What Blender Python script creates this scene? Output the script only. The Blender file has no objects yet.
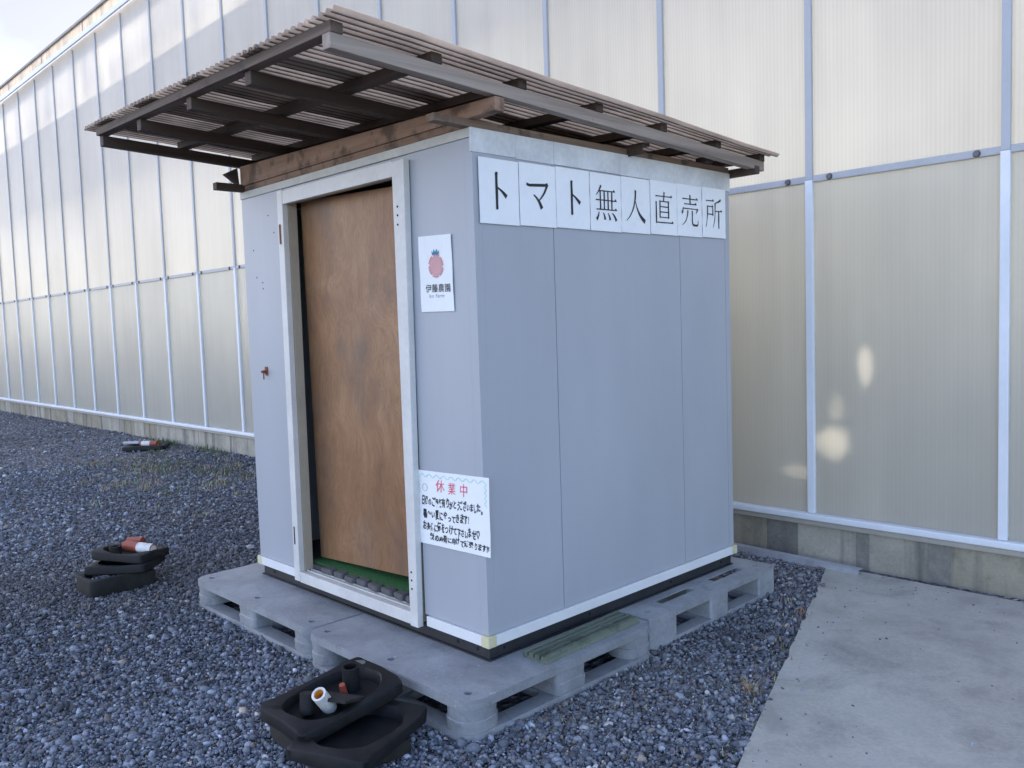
import bpy, bmesh, math, random
import numpy as np
from mathutils import Vector, Matrix
random.seed(7); rng = np.random.default_rng(11)
R = math.radians
scene = bpy.context.scene
COL = scene.collection

# ------------------------------------------------------------------ materials
def new_mat(name):
    m = bpy.data.materials.new(name); m.use_nodes = True
    nt = m.node_tree; nt.nodes.clear()
    out = nt.nodes.new('ShaderNodeOutputMaterial')
    return m, nt, out
def N(nt, typ, **kw):
    n = nt.nodes.new(typ)
    for k, v in kw.items():
        if k in n.inputs: n.inputs[k].default_value = v
        else: setattr(n, k, v)
    return n
def L(nt, a, b): nt.links.new(a, b)
def coords(nt, scale=(1, 1, 1), kind='Object', rot=(0, 0, 0)):
    tc = N(nt, 'ShaderNodeTexCoord'); mp = N(nt, 'ShaderNodeMapping')
    mp.inputs['Scale'].default_value = scale; mp.inputs['Rotation'].default_value = rot
    L(nt, tc.outputs[kind], mp.inputs['Vector']); return mp.outputs['Vector']
def noise(nt, vec, scale, detail=4, rough=.55, dist=0):
    n = N(nt, 'ShaderNodeTexNoise'); n.inputs['Scale'].default_value = scale
    n.inputs['Detail'].default_value = detail; n.inputs['Roughness'].default_value = rough
    n.inputs['Distortion'].default_value = dist
    L(nt, vec, n.inputs['Vector']); return n.outputs['Fac']
def ramp(nt, fac, stops):
    r = N(nt, 'ShaderNodeValToRGB'); cr = r.color_ramp
    while len(cr.elements) < len(stops): cr.elements.new(.5)
    for e, (p, c) in zip(cr.elements, stops):
        e.position = p; e.color = (*c, 1) if len(c) == 3 else c
    L(nt, fac, r.inputs['Fac']); return r.outputs['Color']
def g(v): return (v, v, v)
def mixc(nt, fac, a, b, mode='MIX'):
    m = N(nt, 'ShaderNodeMix', data_type='RGBA', blend_type=mode)
    for sock, v in ((m.inputs[0], fac), (m.inputs[6], a), (m.inputs[7], b)):
        if hasattr(v, 'is_linked') or isinstance(v, bpy.types.NodeSocket): L(nt, v, sock)
        else: sock.default_value = v if isinstance(v, (int, float)) else (*v, 1)
    return m.outputs[2]
def math_(nt, op, a, b=None, c=None):
    m = N(nt, 'ShaderNodeMath', operation=op)
    for i, v in enumerate((a, b, c)):
        if v is None: continue
        if isinstance(v, bpy.types.NodeSocket): L(nt, v, m.inputs[i])
        else: m.inputs[i].default_value = v
    return m.outputs[0]
def bump(nt, h, strength=.3, dist=.002):
    b = N(nt, 'ShaderNodeBump'); b.inputs['Strength'].default_value = strength
    b.inputs['Distance'].default_value = dist; L(nt, h, b.inputs['Height']); return b.outputs['Normal']
def bsdf(nt, out, color, rough=.6, metal=0, normal=None, spec=.5):
    b = N(nt, 'ShaderNodeBsdfPrincipled')
    for key, v in (('Base Color', color), ('Roughness', rough)):
        if isinstance(v, bpy.types.NodeSocket): L(nt, v, b.inputs[key])
        else: b.inputs[key].default_value = (*v, 1) if isinstance(v, tuple) else v
    b.inputs['Metallic'].default_value = metal; b.inputs['Specular IOR Level'].default_value = spec
    if normal is not None: L(nt, normal, b.inputs['Normal'])
    if out is not None: L(nt, b.outputs[0], out.inputs[0])
    return b

def plain(name, color, rough=.6, metal=0, var=.18, scale=9, bumps=0, spec=.5):
    """plain surface with mottled wear"""
    m, nt, out = new_mat(name); v = coords(nt)
    n1 = noise(nt, v, scale, 6, .6); n2 = noise(nt, v, scale*9, 3, .6)
    f = math_(nt, 'ADD', math_(nt, 'MULTIPLY', n1, .7), math_(nt, 'MULTIPLY', n2, .3))
    lo = tuple(c*(1-var) for c in color); hi = tuple(min(1, c*(1+var)) for c in color)
    c = ramp(nt, f, [(.3, lo), (.7, hi)])
    nrm = bump(nt, n2, bumps, .003) if bumps else None
    bsdf(nt, out, c, rough, metal, nrm, spec); return m

def panel_mat(name, color):
    """painted shed panel: faint vertical streaks, dust towards stains"""
    m, nt, out = new_mat(name)
    big = noise(nt, coords(nt, (1, 1, .35)), 2.2, 5, .55)
    st = noise(nt, coords(nt, (14, 14, .5)), 2.0, 4, .6)
    sp = noise(nt, coords(nt), 60, 2, .5)
    f = math_(nt, 'ADD', math_(nt, 'MULTIPLY', big, .84), math_(nt, 'MULTIPLY', st, .16))
    c = ramp(nt, f, [(.3, tuple(x*.93 for x in color)), (.7, tuple(x*1.05 for x in color))])
    c = mixc(nt, math_(nt, 'MULTIPLY', math_(nt, 'GREATER_THAN', sp, .76), .25), c, (.25, .22, .2))
    bsdf(nt, out, c, .42, 0, bump(nt, big, .08, .01)); return m

def wood_mat(name, dark, light, axis, rough=.75, grain=38, stretch=.03, stain=(.02, .015, .012), stain_at=.64):
    m, nt, out = new_mat(name)
    s = [1, 1, 1]; s[axis] = stretch
    oi = N(nt, 'ShaderNodeObjectInfo')
    mp = coords(nt, tuple(s))
    va = N(nt, 'ShaderNodeVectorMath', operation='ADD'); L(nt, mp, va.inputs[0])
    L(nt, math_(nt, 'MULTIPLY', oi.outputs['Random'], 37.), va.inputs[1])
    n1 = noise(nt, va.outputs[0], grain, 7, .62, .6); n2 = noise(nt, va.outputs[0], grain*.22, 3, .5, .4)
    f = math_(nt, 'ADD', math_(nt, 'MULTIPLY', n1, .6), math_(nt, 'MULTIPLY', n2, .4))
    c = ramp(nt, f, [(.32, dark), (.68, light)])
    k = noise(nt, coords(nt), 7, 5, .65)
    c = mixc(nt, math_(nt, 'MULTIPLY', ramp(nt, k, [(stain_at-.06, g(0)), (stain_at+.06, g(1))]), .75), c, stain)
    bsdf(nt, out, c, rough, 0, bump(nt, n1, .45, .004)); return m

def plywood_mat():
    m, nt, out = new_mat('lauan_plywood')
    v = coords(nt, (1, 1, .33))
    base = coords(nt)
    nz = N(nt, 'ShaderNodeTexNoise'); nz.inputs['Scale'].default_value = 2.3; nz.inputs['Detail'].default_value = 2; L(nt, base, nz.inputs['Vector'])
    sub = N(nt, 'ShaderNodeVectorMath', operation='SUBTRACT'); L(nt, nz.outputs['Color'], sub.inputs[0]); sub.inputs[1].default_value = (.5, .5, .5)
    sc = N(nt, 'ShaderNodeVectorMath', operation='SCALE'); L(nt, sub.outputs[0], sc.inputs[0]); sc.inputs['Scale'].default_value = .42
    ad = N(nt, 'ShaderNodeVectorMath', operation='ADD'); L(nt, base, ad.inputs[0]); L(nt, sc.outputs[0], ad.inputs[1])
    mp = N(nt, 'ShaderNodeMapping'); mp.inputs['Scale'].default_value = (1, 1, .16); L(nt, ad.outputs[0], mp.inputs['Vector'])
    warp = noise(nt, mp.outputs[0], 7.5, 6, .62)
    mp2 = N(nt, 'ShaderNodeMapping'); mp2.inputs['Scale'].default_value = (1, 1, .05); L(nt, ad.outputs[0], mp2.inputs['Vector'])
    fine = noise(nt, mp2.outputs[0], 90, 4, .65)
    cloud = noise(nt, coords(nt, (1, 1, .8)), 1.7, 5, .6, .5)
    f = math_(nt, 'ADD', math_(nt, 'MULTIPLY', warp, .31), math_(nt, 'ADD', math_(nt, 'MULTIPLY', cloud, .42), math_(nt, 'MULTIPLY', fine, .27)))
    c = ramp(nt, f, [(.36, (.165, .078, .035)), (.5, (.27, .138, .064)), (.66, (.40, .235, .125))])
    dirt = noise(nt, coords(nt, (1.5, 1, .9)), 2.6, 6, .62)
    c = mixc(nt, math_(nt, 'MULTIPLY', ramp(nt, dirt, [(.50, g(0)), (.72, g(1))]), .65), c, (.12, .085, .065))
    # the pale flame round a knot low on the right, and its dark heart
    sx = N(nt, 'ShaderNodeSeparateXYZ'); L(nt, coords(nt), sx.inputs[0])
    def spot(x, z, rx, rz, wob):
        dx = math_(nt, 'DIVIDE', math_(nt, 'SUBTRACT', sx.outputs[0], x), rx); dz = math_(nt, 'DIVIDE', math_(nt, 'SUBTRACT', sx.outputs[2], z), rz)
        r2 = math_(nt, 'ADD', math_(nt, 'MULTIPLY', dx, dx), math_(nt, 'MULTIPLY', dz, dz))
        return math_(nt, 'ADD', r2, math_(nt, 'MULTIPLY', math_(nt, 'SUBTRACT', warp, .5), wob))
    c = mixc(nt, math_(nt, 'MULTIPLY', ramp(nt, spot(-.60, .80, .06, .085, 3.5), [(.2, g(1)), (1, g(0))]), .6), c, (.46, .31, .19))
    c = mixc(nt, math_(nt, 'MULTIPLY', ramp(nt, spot(-.575, .755, .02, .028, 2), [(.2, g(1)), (1, g(0))]), .75), c, (.09, .05, .035))
    c = mixc(nt, math_(nt, 'MULTIPLY', ramp(nt, spot(-1.08, 1.35, .05, .08, 3), [(.1, g(1)), (1, g(0))]), .45), c, (.12, .09, .075))
    bsdf(nt, out, c, .5, 0, bump(nt, fine, .15, .002)); return m

def poly_mat(name, base, trans, tw, gloss=.55, rough=.3, rib=.1):
    """twin wall polycarbonate: fluted, diffusing, lets light through"""
    m, nt, out = new_mat(name)
    tc = N(nt, 'ShaderNodeTexCoord')
    wv = N(nt, 'ShaderNodeTexWave', wave_type='BANDS', bands_direction='X', wave_profile='SIN')
    wv.inputs['Scale'].default_value = 14; wv.inputs['Distortion'].default_value = .25
    wv.inputs['Detail'].default_value = 1; L(nt, tc.outputs['Object'], wv.inputs['Vector'])
    st = noise(nt, coords(nt, (6, 1, .25)), 2.2, 6, .6)
    big = noise(nt, coords(nt, (.8, 1, .5)), 1.1, 4, .55)
    f = math_(nt, 'ADD', math_(nt, 'MULTIPLY', wv.outputs['Fac'], rib), math_(nt, 'ADD', math_(nt, 'MULTIPLY', st, .26), math_(nt, 'MULTIPLY', big, .5)))
    c = ramp(nt, f, [(.25, tuple(x*.8 for x in base)), (.85, tuple(min(1, x*1.12) for x in base))])
    ct = ramp(nt, f, [(.25, tuple(x*.8 for x in trans)), (.85, tuple(min(1, x*1.12) for x in trans))])
    b = bsdf(nt, None, c, rough, 0, bump(nt, wv.outputs['Fac'], rib*.6, .004), gloss)
    t = N(nt, 'ShaderNodeBsdfTranslucent'); L(nt, ct, t.inputs['Color'])
    mx = N(nt, 'ShaderNodeMixShader'); mx.inputs[0].default_value = tw
    L(nt, b.outputs[0], mx.inputs[1]); L(nt, t.outputs[0], mx.inputs[2]); L(nt, mx.outputs[0], out.inputs[0])
    return m

def screen_mat(name, col, tr, holes=None):
    m, nt, out = new_mat(name)
    d = N(nt, 'ShaderNodeBsdfDiffuse'); d.inputs['Color'].default_value = (*col, 1)
    t = N(nt, 'ShaderNodeBsdfTranslucent'); t.inputs['Color'].default_value = (*tr, 1)
    a = N(nt, 'ShaderNodeAddShader'); L(nt, d.outputs[0], a.inputs[0]); L(nt, t.outputs[0], a.inputs[1])
    res = a.outputs[0]
    if holes:
        geo = N(nt, 'ShaderNodeNewGeometry'); tot = None
        nz = noise(nt, geo.outputs['Position'], 5, 3, .6)
        for (x, z, rx, rz, amt) in holes:
            sx = N(nt, 'ShaderNodeSeparateXYZ'); L(nt, geo.outputs['Position'], sx.inputs[0])
            dx = math_(nt, 'DIVIDE', math_(nt, 'SUBTRACT', sx.outputs[0], x), rx)
            dz = math_(nt, 'DIVIDE', math_(nt, 'SUBTRACT', sx.outputs[2], z), rz)
            r2 = math_(nt, 'ADD', math_(nt, 'MULTIPLY', dx, dx), math_(nt, 'MULTIPLY', dz, dz))
            r2 = math_(nt, 'ADD', r2, math_(nt, 'MULTIPLY', math_(nt, 'SUBTRACT', nz, .5), 1.6))
            h = N(nt, 'ShaderNodeMapRange', interpolation_type='SMOOTHSTEP')
            L(nt, r2, h.inputs[0]); h.inputs[1].default_value = 1.1; h.inputs[2].default_value = .15
            h.inputs[3].default_value = 0; h.inputs[4].default_value = amt
            tot = h.outputs[0] if tot is None else math_(nt, 'MAXIMUM', tot, h.outputs[0])
        tr_ = N(nt, 'ShaderNodeBsdfTransparent'); mx = N(nt, 'ShaderNodeMixShader')
        L(nt, tot, mx.inputs[0]); L(nt, res, mx.inputs[1]); L(nt, tr_.outputs[0], mx.inputs[2]); res = mx.outputs[0]
    L(nt, res, out.inputs[0]); return m

def concrete_mat(name, lo, hi, stain, scale=1.0, bumps=.3):
    m, nt, out = new_mat(name); v = coords(nt)
    a = noise(nt, v, 1.7*scale, 8, .62, .4); b = noise(nt, v, 45*scale, 5, .65); c0 = noise(nt, v, .8*scale, 3, .5)
    f = math_(nt, 'ADD', math_(nt, 'MULTIPLY', a, .72), math_(nt, 'MULTIPLY', b, .28))
    c = ramp(nt, f, [(.32, lo), (.66, hi)])
    c = mixc(nt, math_(nt, 'MULTIPLY', ramp(nt, math_(nt, 'MULTIPLY', a, math_(nt, 'ADD', c0, .5)), [(.5, g(0)), (.66, g(1))]), .55), c, stain)
    pit = noise(nt, v, 130*scale, 2, .5)
    c = mixc(nt, math_(nt, 'MULTIPLY', ramp(nt, pit, [(.68, g(0)), (.76, g(1))]), .35), c, stain)
    bsdf(nt, out, c, .85, 0, bump(nt, b, bumps, .004), .3); return m

def plinth_mat(name, lo, hi, amount=.8):
    m, nt, out = new_mat(name)
    v = coords(nt); a = noise(nt, v, 3, 8, .62); s = noise(nt, coords(nt, (3.2, 1, .22)), 1.6, 5, .6); b = noise(nt, v, 60, 4, .6)
    f = math_(nt, 'ADD', math_(nt, 'MULTIPLY', a, .7), math_(nt, 'MULTIPLY', b, .3))
    c = ramp(nt, f, [(.3, lo), (.7, hi)])
    c = mixc(nt, math_(nt, 'MULTIPLY', ramp(nt, s, [(.50, g(0)), (.68, g(1))]), amount), c, (.085, .083, .078))
    al = noise(nt, v, 9, 6, .65)
    c = mixc(nt, math_(nt, 'MULTIPLY', ramp(nt, al, [(.55, g(0)), (.7, g(1))]), .4), c, (.10, .105, .075))
    bsdf(nt, out, c, .9, 0, bump(nt, b, .3, .004), .25); return m

def gravel_bed_mat():
    m, nt, out = new_mat('gravel_bed'); v = coords(nt)
    vo = N(nt, 'ShaderNodeTexVoronoi', feature='F1'); vo.inputs['Scale'].default_value = 42; L(nt, v, vo.inputs['Vector'])
    sp = N(nt, 'ShaderNodeSeparateColor'); L(nt, vo.outputs['Color'], sp.inputs[0])
    c = ramp(nt, sp.outputs[0], [(.0, g(.045)), (.45, (.095, .10, .115)), (.8, (.17, .175, .19)), (.96, (.28, .28, .29)), (1, g(.5))])
    big = noise(nt, v, .55, 6, .6)
    c = mixc(nt, math_(nt, 'MULTIPLY', ramp(nt, big, [(.48, g(0)), (.7, g(1))]), .35), c, (.14, .115, .085))
    bsdf(nt, out, c, .85, 0, bump(nt, vo.outputs['Distance'], 1.0, .02), .3); return m

def attr_mat(name, attr, rough=.8, scale=90):
    m, nt, out = new_mat(name)
    a = N(nt, 'ShaderNodeAttribute', attribute_name=attr)
    n = noise(nt, coords(nt), scale, 4, .6)
    c = mixc(nt, 1, a.outputs['Color'], ramp(nt, n, [(.3, g(.72)), (.7, g(1.22))]), 'MULTIPLY')
    bsdf(nt, out, c, rough, 0, None, .35); return m

def sheet_mat(name, col, tr, tw, pitch=0):
    m, nt, out = new_mat(name)
    n = noise(nt, coords(nt, (5, .5, 1)), 3, 6, .6); d = noise(nt, coords(nt), 5, 6, .65)
    f = math_(nt, 'ADD', math_(nt, 'MULTIPLY', n, .5), math_(nt, 'MULTIPLY', d, .5))
    c = ramp(nt, f, [(.35, tuple(x*.75 for x in col)), (.65, tuple(x*1.15 for x in col))])
    ct = ramp(nt, f, [(.35, tuple(x*.75 for x in tr)), (.65, tuple(min(1, x*1.15) for x in tr))])
    if pitch:     # fold shade of the corrugation, painted dark along its troughs
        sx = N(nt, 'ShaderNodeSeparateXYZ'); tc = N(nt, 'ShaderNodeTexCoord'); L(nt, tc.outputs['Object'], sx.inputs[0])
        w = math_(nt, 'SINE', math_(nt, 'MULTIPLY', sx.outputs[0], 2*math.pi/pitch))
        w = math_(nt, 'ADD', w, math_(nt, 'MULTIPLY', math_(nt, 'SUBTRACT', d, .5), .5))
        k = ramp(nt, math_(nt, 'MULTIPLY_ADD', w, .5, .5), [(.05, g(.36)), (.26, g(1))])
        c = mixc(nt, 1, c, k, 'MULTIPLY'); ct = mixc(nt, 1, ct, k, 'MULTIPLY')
    b = bsdf(nt, None, c, .4, 0, None, .4)
    t = N(nt, 'ShaderNodeBsdfTranslucent'); L(nt, ct, t.inputs['Color'])
    mx = N(nt, 'ShaderNodeMixShader'); mx.inputs[0].default_value = tw
    L(nt, b.outputs[0], mx.inputs[1]); L(nt, t.outputs[0], mx.inputs[2]); L(nt, mx.outputs[0], out.inputs[0]); return m

def turf_mat():
    m, nt, out = new_mat('artificial_turf'); n = noise(nt, coords(nt), 160, 4, .7)
    bsdf(nt, out, ramp(nt, n, [(.3, (.012, .075, .016)), (.7, (.06, .24, .06))]), .8, 0, bump(nt, n, 1, .01)); return m

def scuffed_mat(name, color):
    m, nt, out = new_mat(name); v = coords(nt)
    a = noise(nt, v, 5, 7, .62, .5); b = noise(nt, v, 70, 4, .65)
    f = math_(nt, 'ADD', math_(nt, 'MULTIPLY', a, .7), math_(nt, 'MULTIPLY', b, .3))
    c = ramp(nt, f, [(.32, tuple(x*.68 for x in color)), (.68, tuple(x*1.22 for x in color))])
    s1 = noise(nt, coords(nt, (1, 9, 9), rot=(0, 0, .5)), 9, 4, .7); s2 = noise(nt, coords(nt, (10, 1, 10), rot=(0, 0, .3)), 8, 4, .7); sp_ = noise(nt, v, 38, 3, .6)
    for sc_, lo, am, col in ((s1, .66, .5, 1.7), (s2, .67, .5, 1.6), (sp_, .70, .6, 1.9)):
        c = mixc(nt, math_(nt, 'MULTIPLY', ramp(nt, sc_, [(lo, g(0)), (lo+.06, g(1))]), am), c, tuple(min(.8, x*col) for x in color))
    d = noise(nt, v, 13, 6, .7)
    c = mixc(nt, math_(nt, 'MULTIPLY', ramp(nt, d, [(.56, g(0)), (.70, g(1))]), .5), c, tuple(x*.45 for x in color))
    bsdf(nt, out, c, .55, 0, bump(nt, b, .25, .003)); return m

M = dict(
    panel=panel_mat('painted_panel', (.375, .392, .418)),
    trim=plain('white_aluminium', (.70, .70, .69), .4, 0, .07, 4),
    frame=plain('dulled_frame_paint', (.60, .585, .55), .5, 0, .13, 5),
    oldtrim=plain('weathered_white_trim', (.50, .49, .45), .6, 0, .16, 7),
    strip=plain('dirty_white_strip', (.60, .61, .60), .6, 0, .22, 5),
    cap=plain('yellowed_cap', (.58, .54, .33), .6, 0, .15, 20),
    steel=plain('dark_steel', (.03, .032, .035), .55, .2, .35, 12),
    reveal=plain('door_reveal', (.36, .31, .235), .6, 0, .12, 8),
    inside=plain('shed_interior', (.06, .06, .06), .9, 0, .3, 3),
    rust=plain('rusty_metal', (.22, .075, .035), .8, .3, .5, 60),
    hole=plain('dark_hole', (.01, .01, .012), .9, 0, .2, 10),
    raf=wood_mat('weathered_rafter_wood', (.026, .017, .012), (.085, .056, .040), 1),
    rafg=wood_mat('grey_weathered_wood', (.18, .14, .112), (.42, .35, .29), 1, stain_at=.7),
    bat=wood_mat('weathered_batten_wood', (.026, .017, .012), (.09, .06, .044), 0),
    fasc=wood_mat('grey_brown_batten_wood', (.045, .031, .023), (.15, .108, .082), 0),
    beam=wood_mat('red_brown_beam_wood', (.13, .07, .045), (.38, .24, .16), 0, grain=26, stain=(.05, .028, .018), stain_at=.56),
    plate=wood_mat('brown_plate_wood', (.10, .065, .045), (.26, .18, .125), 1, stain_at=.6),
    ply=plywood_mat(),
    plyedge=plain('plywood_edge', (.20, .11, .06), .8, 0, .3, 60),
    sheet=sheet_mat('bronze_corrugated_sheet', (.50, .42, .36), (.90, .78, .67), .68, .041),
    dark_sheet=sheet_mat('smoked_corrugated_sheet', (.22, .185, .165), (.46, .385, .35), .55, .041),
    pal=scuffed_mat('grey_pallet_plastic', (.275, .285, .295)),
    pal2=scuffed_mat('pale_grey_pallet_plastic', (.31, .32, .33)),
    rubber=plain('black_rubber', (.0085, .0088, .0095), .6, 0, .75, 14, .15, .3),
    rubber_dust=plain('dusty_black_rubber', (.022, .021, .019), .8, 0, .5, 9, .15, .3),
    dust=plain('dusty_rim', (.16, .15, .135), .9, 0, .35, 14),
    paper=plain('white_paper', (.80, .81, .80), .7, 0, .035, 6),
    soft_ink=plain('soft_black_print', (.05, .05, .055), .7, 0, .1, 20),
    ink=plain('black_ink', (.014, .014, .017), .6, 0, .1, 20),
    red_ink=plain('red_marker', (.72, .10, .16), .6, 0, .1, 20),
    logo_red=plain('faded_red_print', (.62, .26, .25), .7, 0, .1, 20),
    logo_pale=plain('pale_red_print', (.60, .33, .33), .7, 0, .08, 20),
    blue_ink=plain('teal_print', (.04, .20, .30), .7, 0, .1, 20),
    teal_pen=plain('pale_green_pen', (.45, .68, .62), .7, 0, .1, 20),
    grey_ink=plain('grey_print', (.33, .34, .35), .7, 0, .1, 20),
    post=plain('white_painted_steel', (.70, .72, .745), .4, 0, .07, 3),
    post_upper=plain('shaded_white_steel', (.37, .385, .41), .4, 0, .07, 3),  # upper posts coloured darker to carry the shade on their sides
    mid=plain('grey_rail', (.36, .37, .39), .45, .1, .12, 5),
    rail=plain('galvanised_rail', (.60, .62, .65), .45, .1, .12, 5),
    gutter=sheet_mat('cream_gutter', (.74, .69, .60), (.86, .76, .62), .5),
    gutter_edge=plain('grey_gutter_edge', (.30, .28, .25), .55, 0, .15, 6),
    bolt=plain('bolt_cap', (.10, .10, .11), .4, .5, .3, 40),
    upper=poly_mat('upper_polycarbonate', (.50, .50, .50), (.88, .87, .83), .54, .3),
    lower=poly_mat('lower_polycarbonate', (.48, .49, .47), (.80, .79, .74), .45, .55, .3, .05),
    plinth=plinth_mat('tan_concrete_block', (.27, .245, .20), (.48, .44, .36)), plinth_warm=plinth_mat('warm_concrete_block', (.22, .195, .14), (.38, .34, .26)), plinth_grey=plinth_mat('grey_concrete_block', (.21, .20, .175), (.37, .35, .30)), plinth_dark=plinth_mat('blackened_block', (.11, .105, .095), (.28, .265, .225), .5),
    ledge=plain('beige_ledge', (.37, .345, .30), .6, 0, .14, 6),
    mortar=plain('dark_joint', (.21, .195, .17), .95, 0, .3, 20),
    slab=concrete_mat('concrete_slab', (.27, .26, .23), (.56, .535, .47), (.19, .185, .165), 1.6),
    bed=gravel_bed_mat(),
    stone=attr_mat('crushed_stone', 'stone_color', .75, 120),
    weed=attr_mat('weed_leaf', 'blade_color', .7, 30),
    bar=plain('galvanised_bar', (.42, .43, .46), .5, .3, .25, 8),
    moss=wood_mat('mossy_grooved_board', (.055, .07, .05), (.18, .205, .155), 1, grain=60, stain=(.03, .045, .02), stain_at=.6),
    turf=turf_mat(),
    block=plain('grey_rubble', (.085, .085, .085), .9, 0, .4, 30, .3),
    orange=plain('orange_red_plastic', (.27, .055, .032), .5, 0, .3, 12),
    amber=plain('amber_inside', (.62, .27, .03), .5, 0, .2, 12),
    white_band=plain('scuffed_white_band', (.60, .585, .55), .6, 0, .32, 26, .3),
    teal=plain('teal_plastic', (.03, .16, .19), .5, 0, .3, 9),
    soil=plain('bare_soil', (.12, .10, .08), .95, 0, .4, 6, .3),
)

# ------------------------------------------------------------------ mesh helpers
class MB:
    def __init__(self): self.v = []; self.f = []
    def add(self, vs, fs):
        o = len(self.v); self.v += [tuple(p) for p in vs]; self.f += [tuple(i+o for i in q) for q in fs]; return self
    def box(self, x0, y0, z0, x1, y1, z1, fn=None, b=.0):
        """box with bevelled edges; fn maps every vertex"""
        b = min(b, (x1-x0)*.45, (y1-y0)*.45, (z1-z0)*.45)
        if b <= 0:
            vs = [(x, y, z) for x in (x0, x1) for y in (y0, y1) for z in (z0, z1)]
            fs = [(0, 1, 3, 2), (4, 6, 7, 5), (0, 4, 5, 1), (2, 3, 7, 6), (0, 2, 6, 4), (1, 5, 7, 3)]
        else:
            bm = bmesh.new()
            bmesh.ops.create_cube(bm, size=1)
            for v in bm.verts:
                v.co = Vector(((x0+x1)/2+v.co.x*(x1-x0), (y0+y1)/2+v.co.y*(y1-y0), (z0+z1)/2+v.co.z*(z1-z0)))
            bmesh.ops.bevel(bm, geom=bm.edges[:], offset=b, segments=2, profile=.6, affect='EDGES')
            bm.verts.index_update()
            vs = [v.co[:] for v in bm.verts]; fs = [[v.index for v in f.verts] for f in bm.faces]; bm.free()
        if fn: vs = [fn(*p) for p in vs]
        return self.add(vs, fs)
    def loops(self, rings, cap0=True, cap1=True, closed=True):
        n = len(rings[0]); vs = [p for r in rings for p in r]; fs = []
        for k in range(len(rings)-1):
            for i in range(n if closed else n-1):
                a = k*n+i; b2 = k*n+(i+1) % n; fs.append((a, b2, b2+n, a+n))
        if cap0: fs.append(tuple(reversed(range(n))))
        if cap1: fs.append(tuple(range((len(rings)-1)*n, len(rings)*n)))
        return self.add(vs, fs)
    def tube(self, p0, p1, r0, r1=None, n=16, inner=None, floor=None):
        """cylinder p0->p1; inner radius makes it hollow from p1 down to depth floor"""
        r1 = r0 if r1 is None else r1
        p0, p1 = Vector(p0), Vector(p1); d = (p1-p0); ln = d.length; d.normalize()
        a = d.orthogonal().normalized(); c = d.cross(a)
        ring = lambda p, r: [tuple(p+a*(r*math.cos(2*math.pi*i/n))+c*(r*math.sin(2*math.pi*i/n))) for i in range(n)]
        rs = [ring(p0, r0), ring(p1, r1)]
        if inner:
            rs += [ring(p1, inner), ring(p1-d*(floor or ln*.9), inner)]
        return self.loops(rs)
    def build(self, name, mat, parent=None, smooth=False):
        me = bpy.data.meshes.new(name); me.from_pydata(self.v, [], self.f); me.validate(); me.update()
        mats = mat if isinstance(mat, (list, tuple)) else [mat]
        for mm in mats: me.materials.append(mm)
        bm = bmesh.new(); bm.from_mesh(me); bmesh.ops.recalc_face_normals(bm, faces=bm.faces); bm.to_mesh(me); bm.free()
        if smooth:
            me.shade_smooth()
            try: me.set_sharp_from_angle(angle=R(35))
            except Exception: pass
        return link(name, me, parent)

WLOC = {}
def link(name, me, parent=None):
    o = bpy.data.objects.new(name, me); COL.objects.link(o)
    if parent is not None:
        o.parent = parent
        o.matrix_parent_inverse = Matrix.Translation(WLOC.get(root_of(parent), Vector())).inverted() if parent.parent is None else Matrix()
    return o
def root_of(o):
    while o.parent: o = o.parent
    return o.name
def tag(o, label=None, cat=None, group=None, kind=None):
    if label: o['label'] = label
    if cat: o['category'] = cat
    if group: o['group'] = group
    if kind: o['kind'] = kind
    return o
def thing(name, loc, label, cat, group=None):
    """Empty at the base of a thing. Its parts are modelled in world coordinates."""
    o = bpy.data.objects.new(name, None); COL.objects.link(o); o.location = loc; o.empty_display_size = .1
    WLOC[o.name] = Vector(loc); return tag(o, label, cat, group)
def thing_local(name, loc, rot, label, cat, group=None):
    """Empty whose parts are modelled in its own coordinates."""
    o = bpy.data.objects.new(name, None); COL.objects.link(o); o.location = loc; o.rotation_euler = rot; o.empty_display_size = .1
    return tag(o, label, cat, group)

def copy_tree(o, parent=None):
    c = o.copy(); COL.objects.link(c)
    if parent is not None: c.parent = parent
    for ch in list(o.children): copy_tree(ch, c)
    return c

# ------------------------------------------------------------------ greenhouse
EL, AZ = 33, -32      # the sun stands behind the greenhouse, to the left
WA = R(.3247); WY = 2.550
def W(t, z, off=0):        # point on the wall: t along it, off towards the viewer
    return (t*math.cos(WA)+off*math.sin(WA), WY+t*math.sin(WA)-off*math.cos(WA), z)
def wall_fn(x, y, z): return W(x, z, -y)
S0, SP = -17.1139, 1.009
T0, T1 = S0-5*SP, S0+23*SP
gh = thing('greenhouse', (0, WY, 0), 'long tall greenhouse of milky polycarbonate panels behind the shed', 'greenhouse')
posts = [S0+k*SP for k in range(-5, 24)]
pb_ = MB(); mi = []
def pblock(a, b, k):
    n0 = len(pb_.f); pb_.box(a, -.005-(.0 if k < 3 else -.002)+random.uniform(0, .001), -.25, b, .16, .2, wall_fn); mi.extend([k]*(len(pb_.f)-n0))
t = T0; fixed = [(-.62, -.26, 1), (-.26, -.055, 4), (-.055, .10, 0), (.10, .295, 0), (.295, .37, 3), (.37, .69, 0), (.69, .70, 3), (.70, .80, 3), (.80, 1.31, 1), (1.31, 1.33, 3), (1.33, 1.75, 0)]
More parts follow.
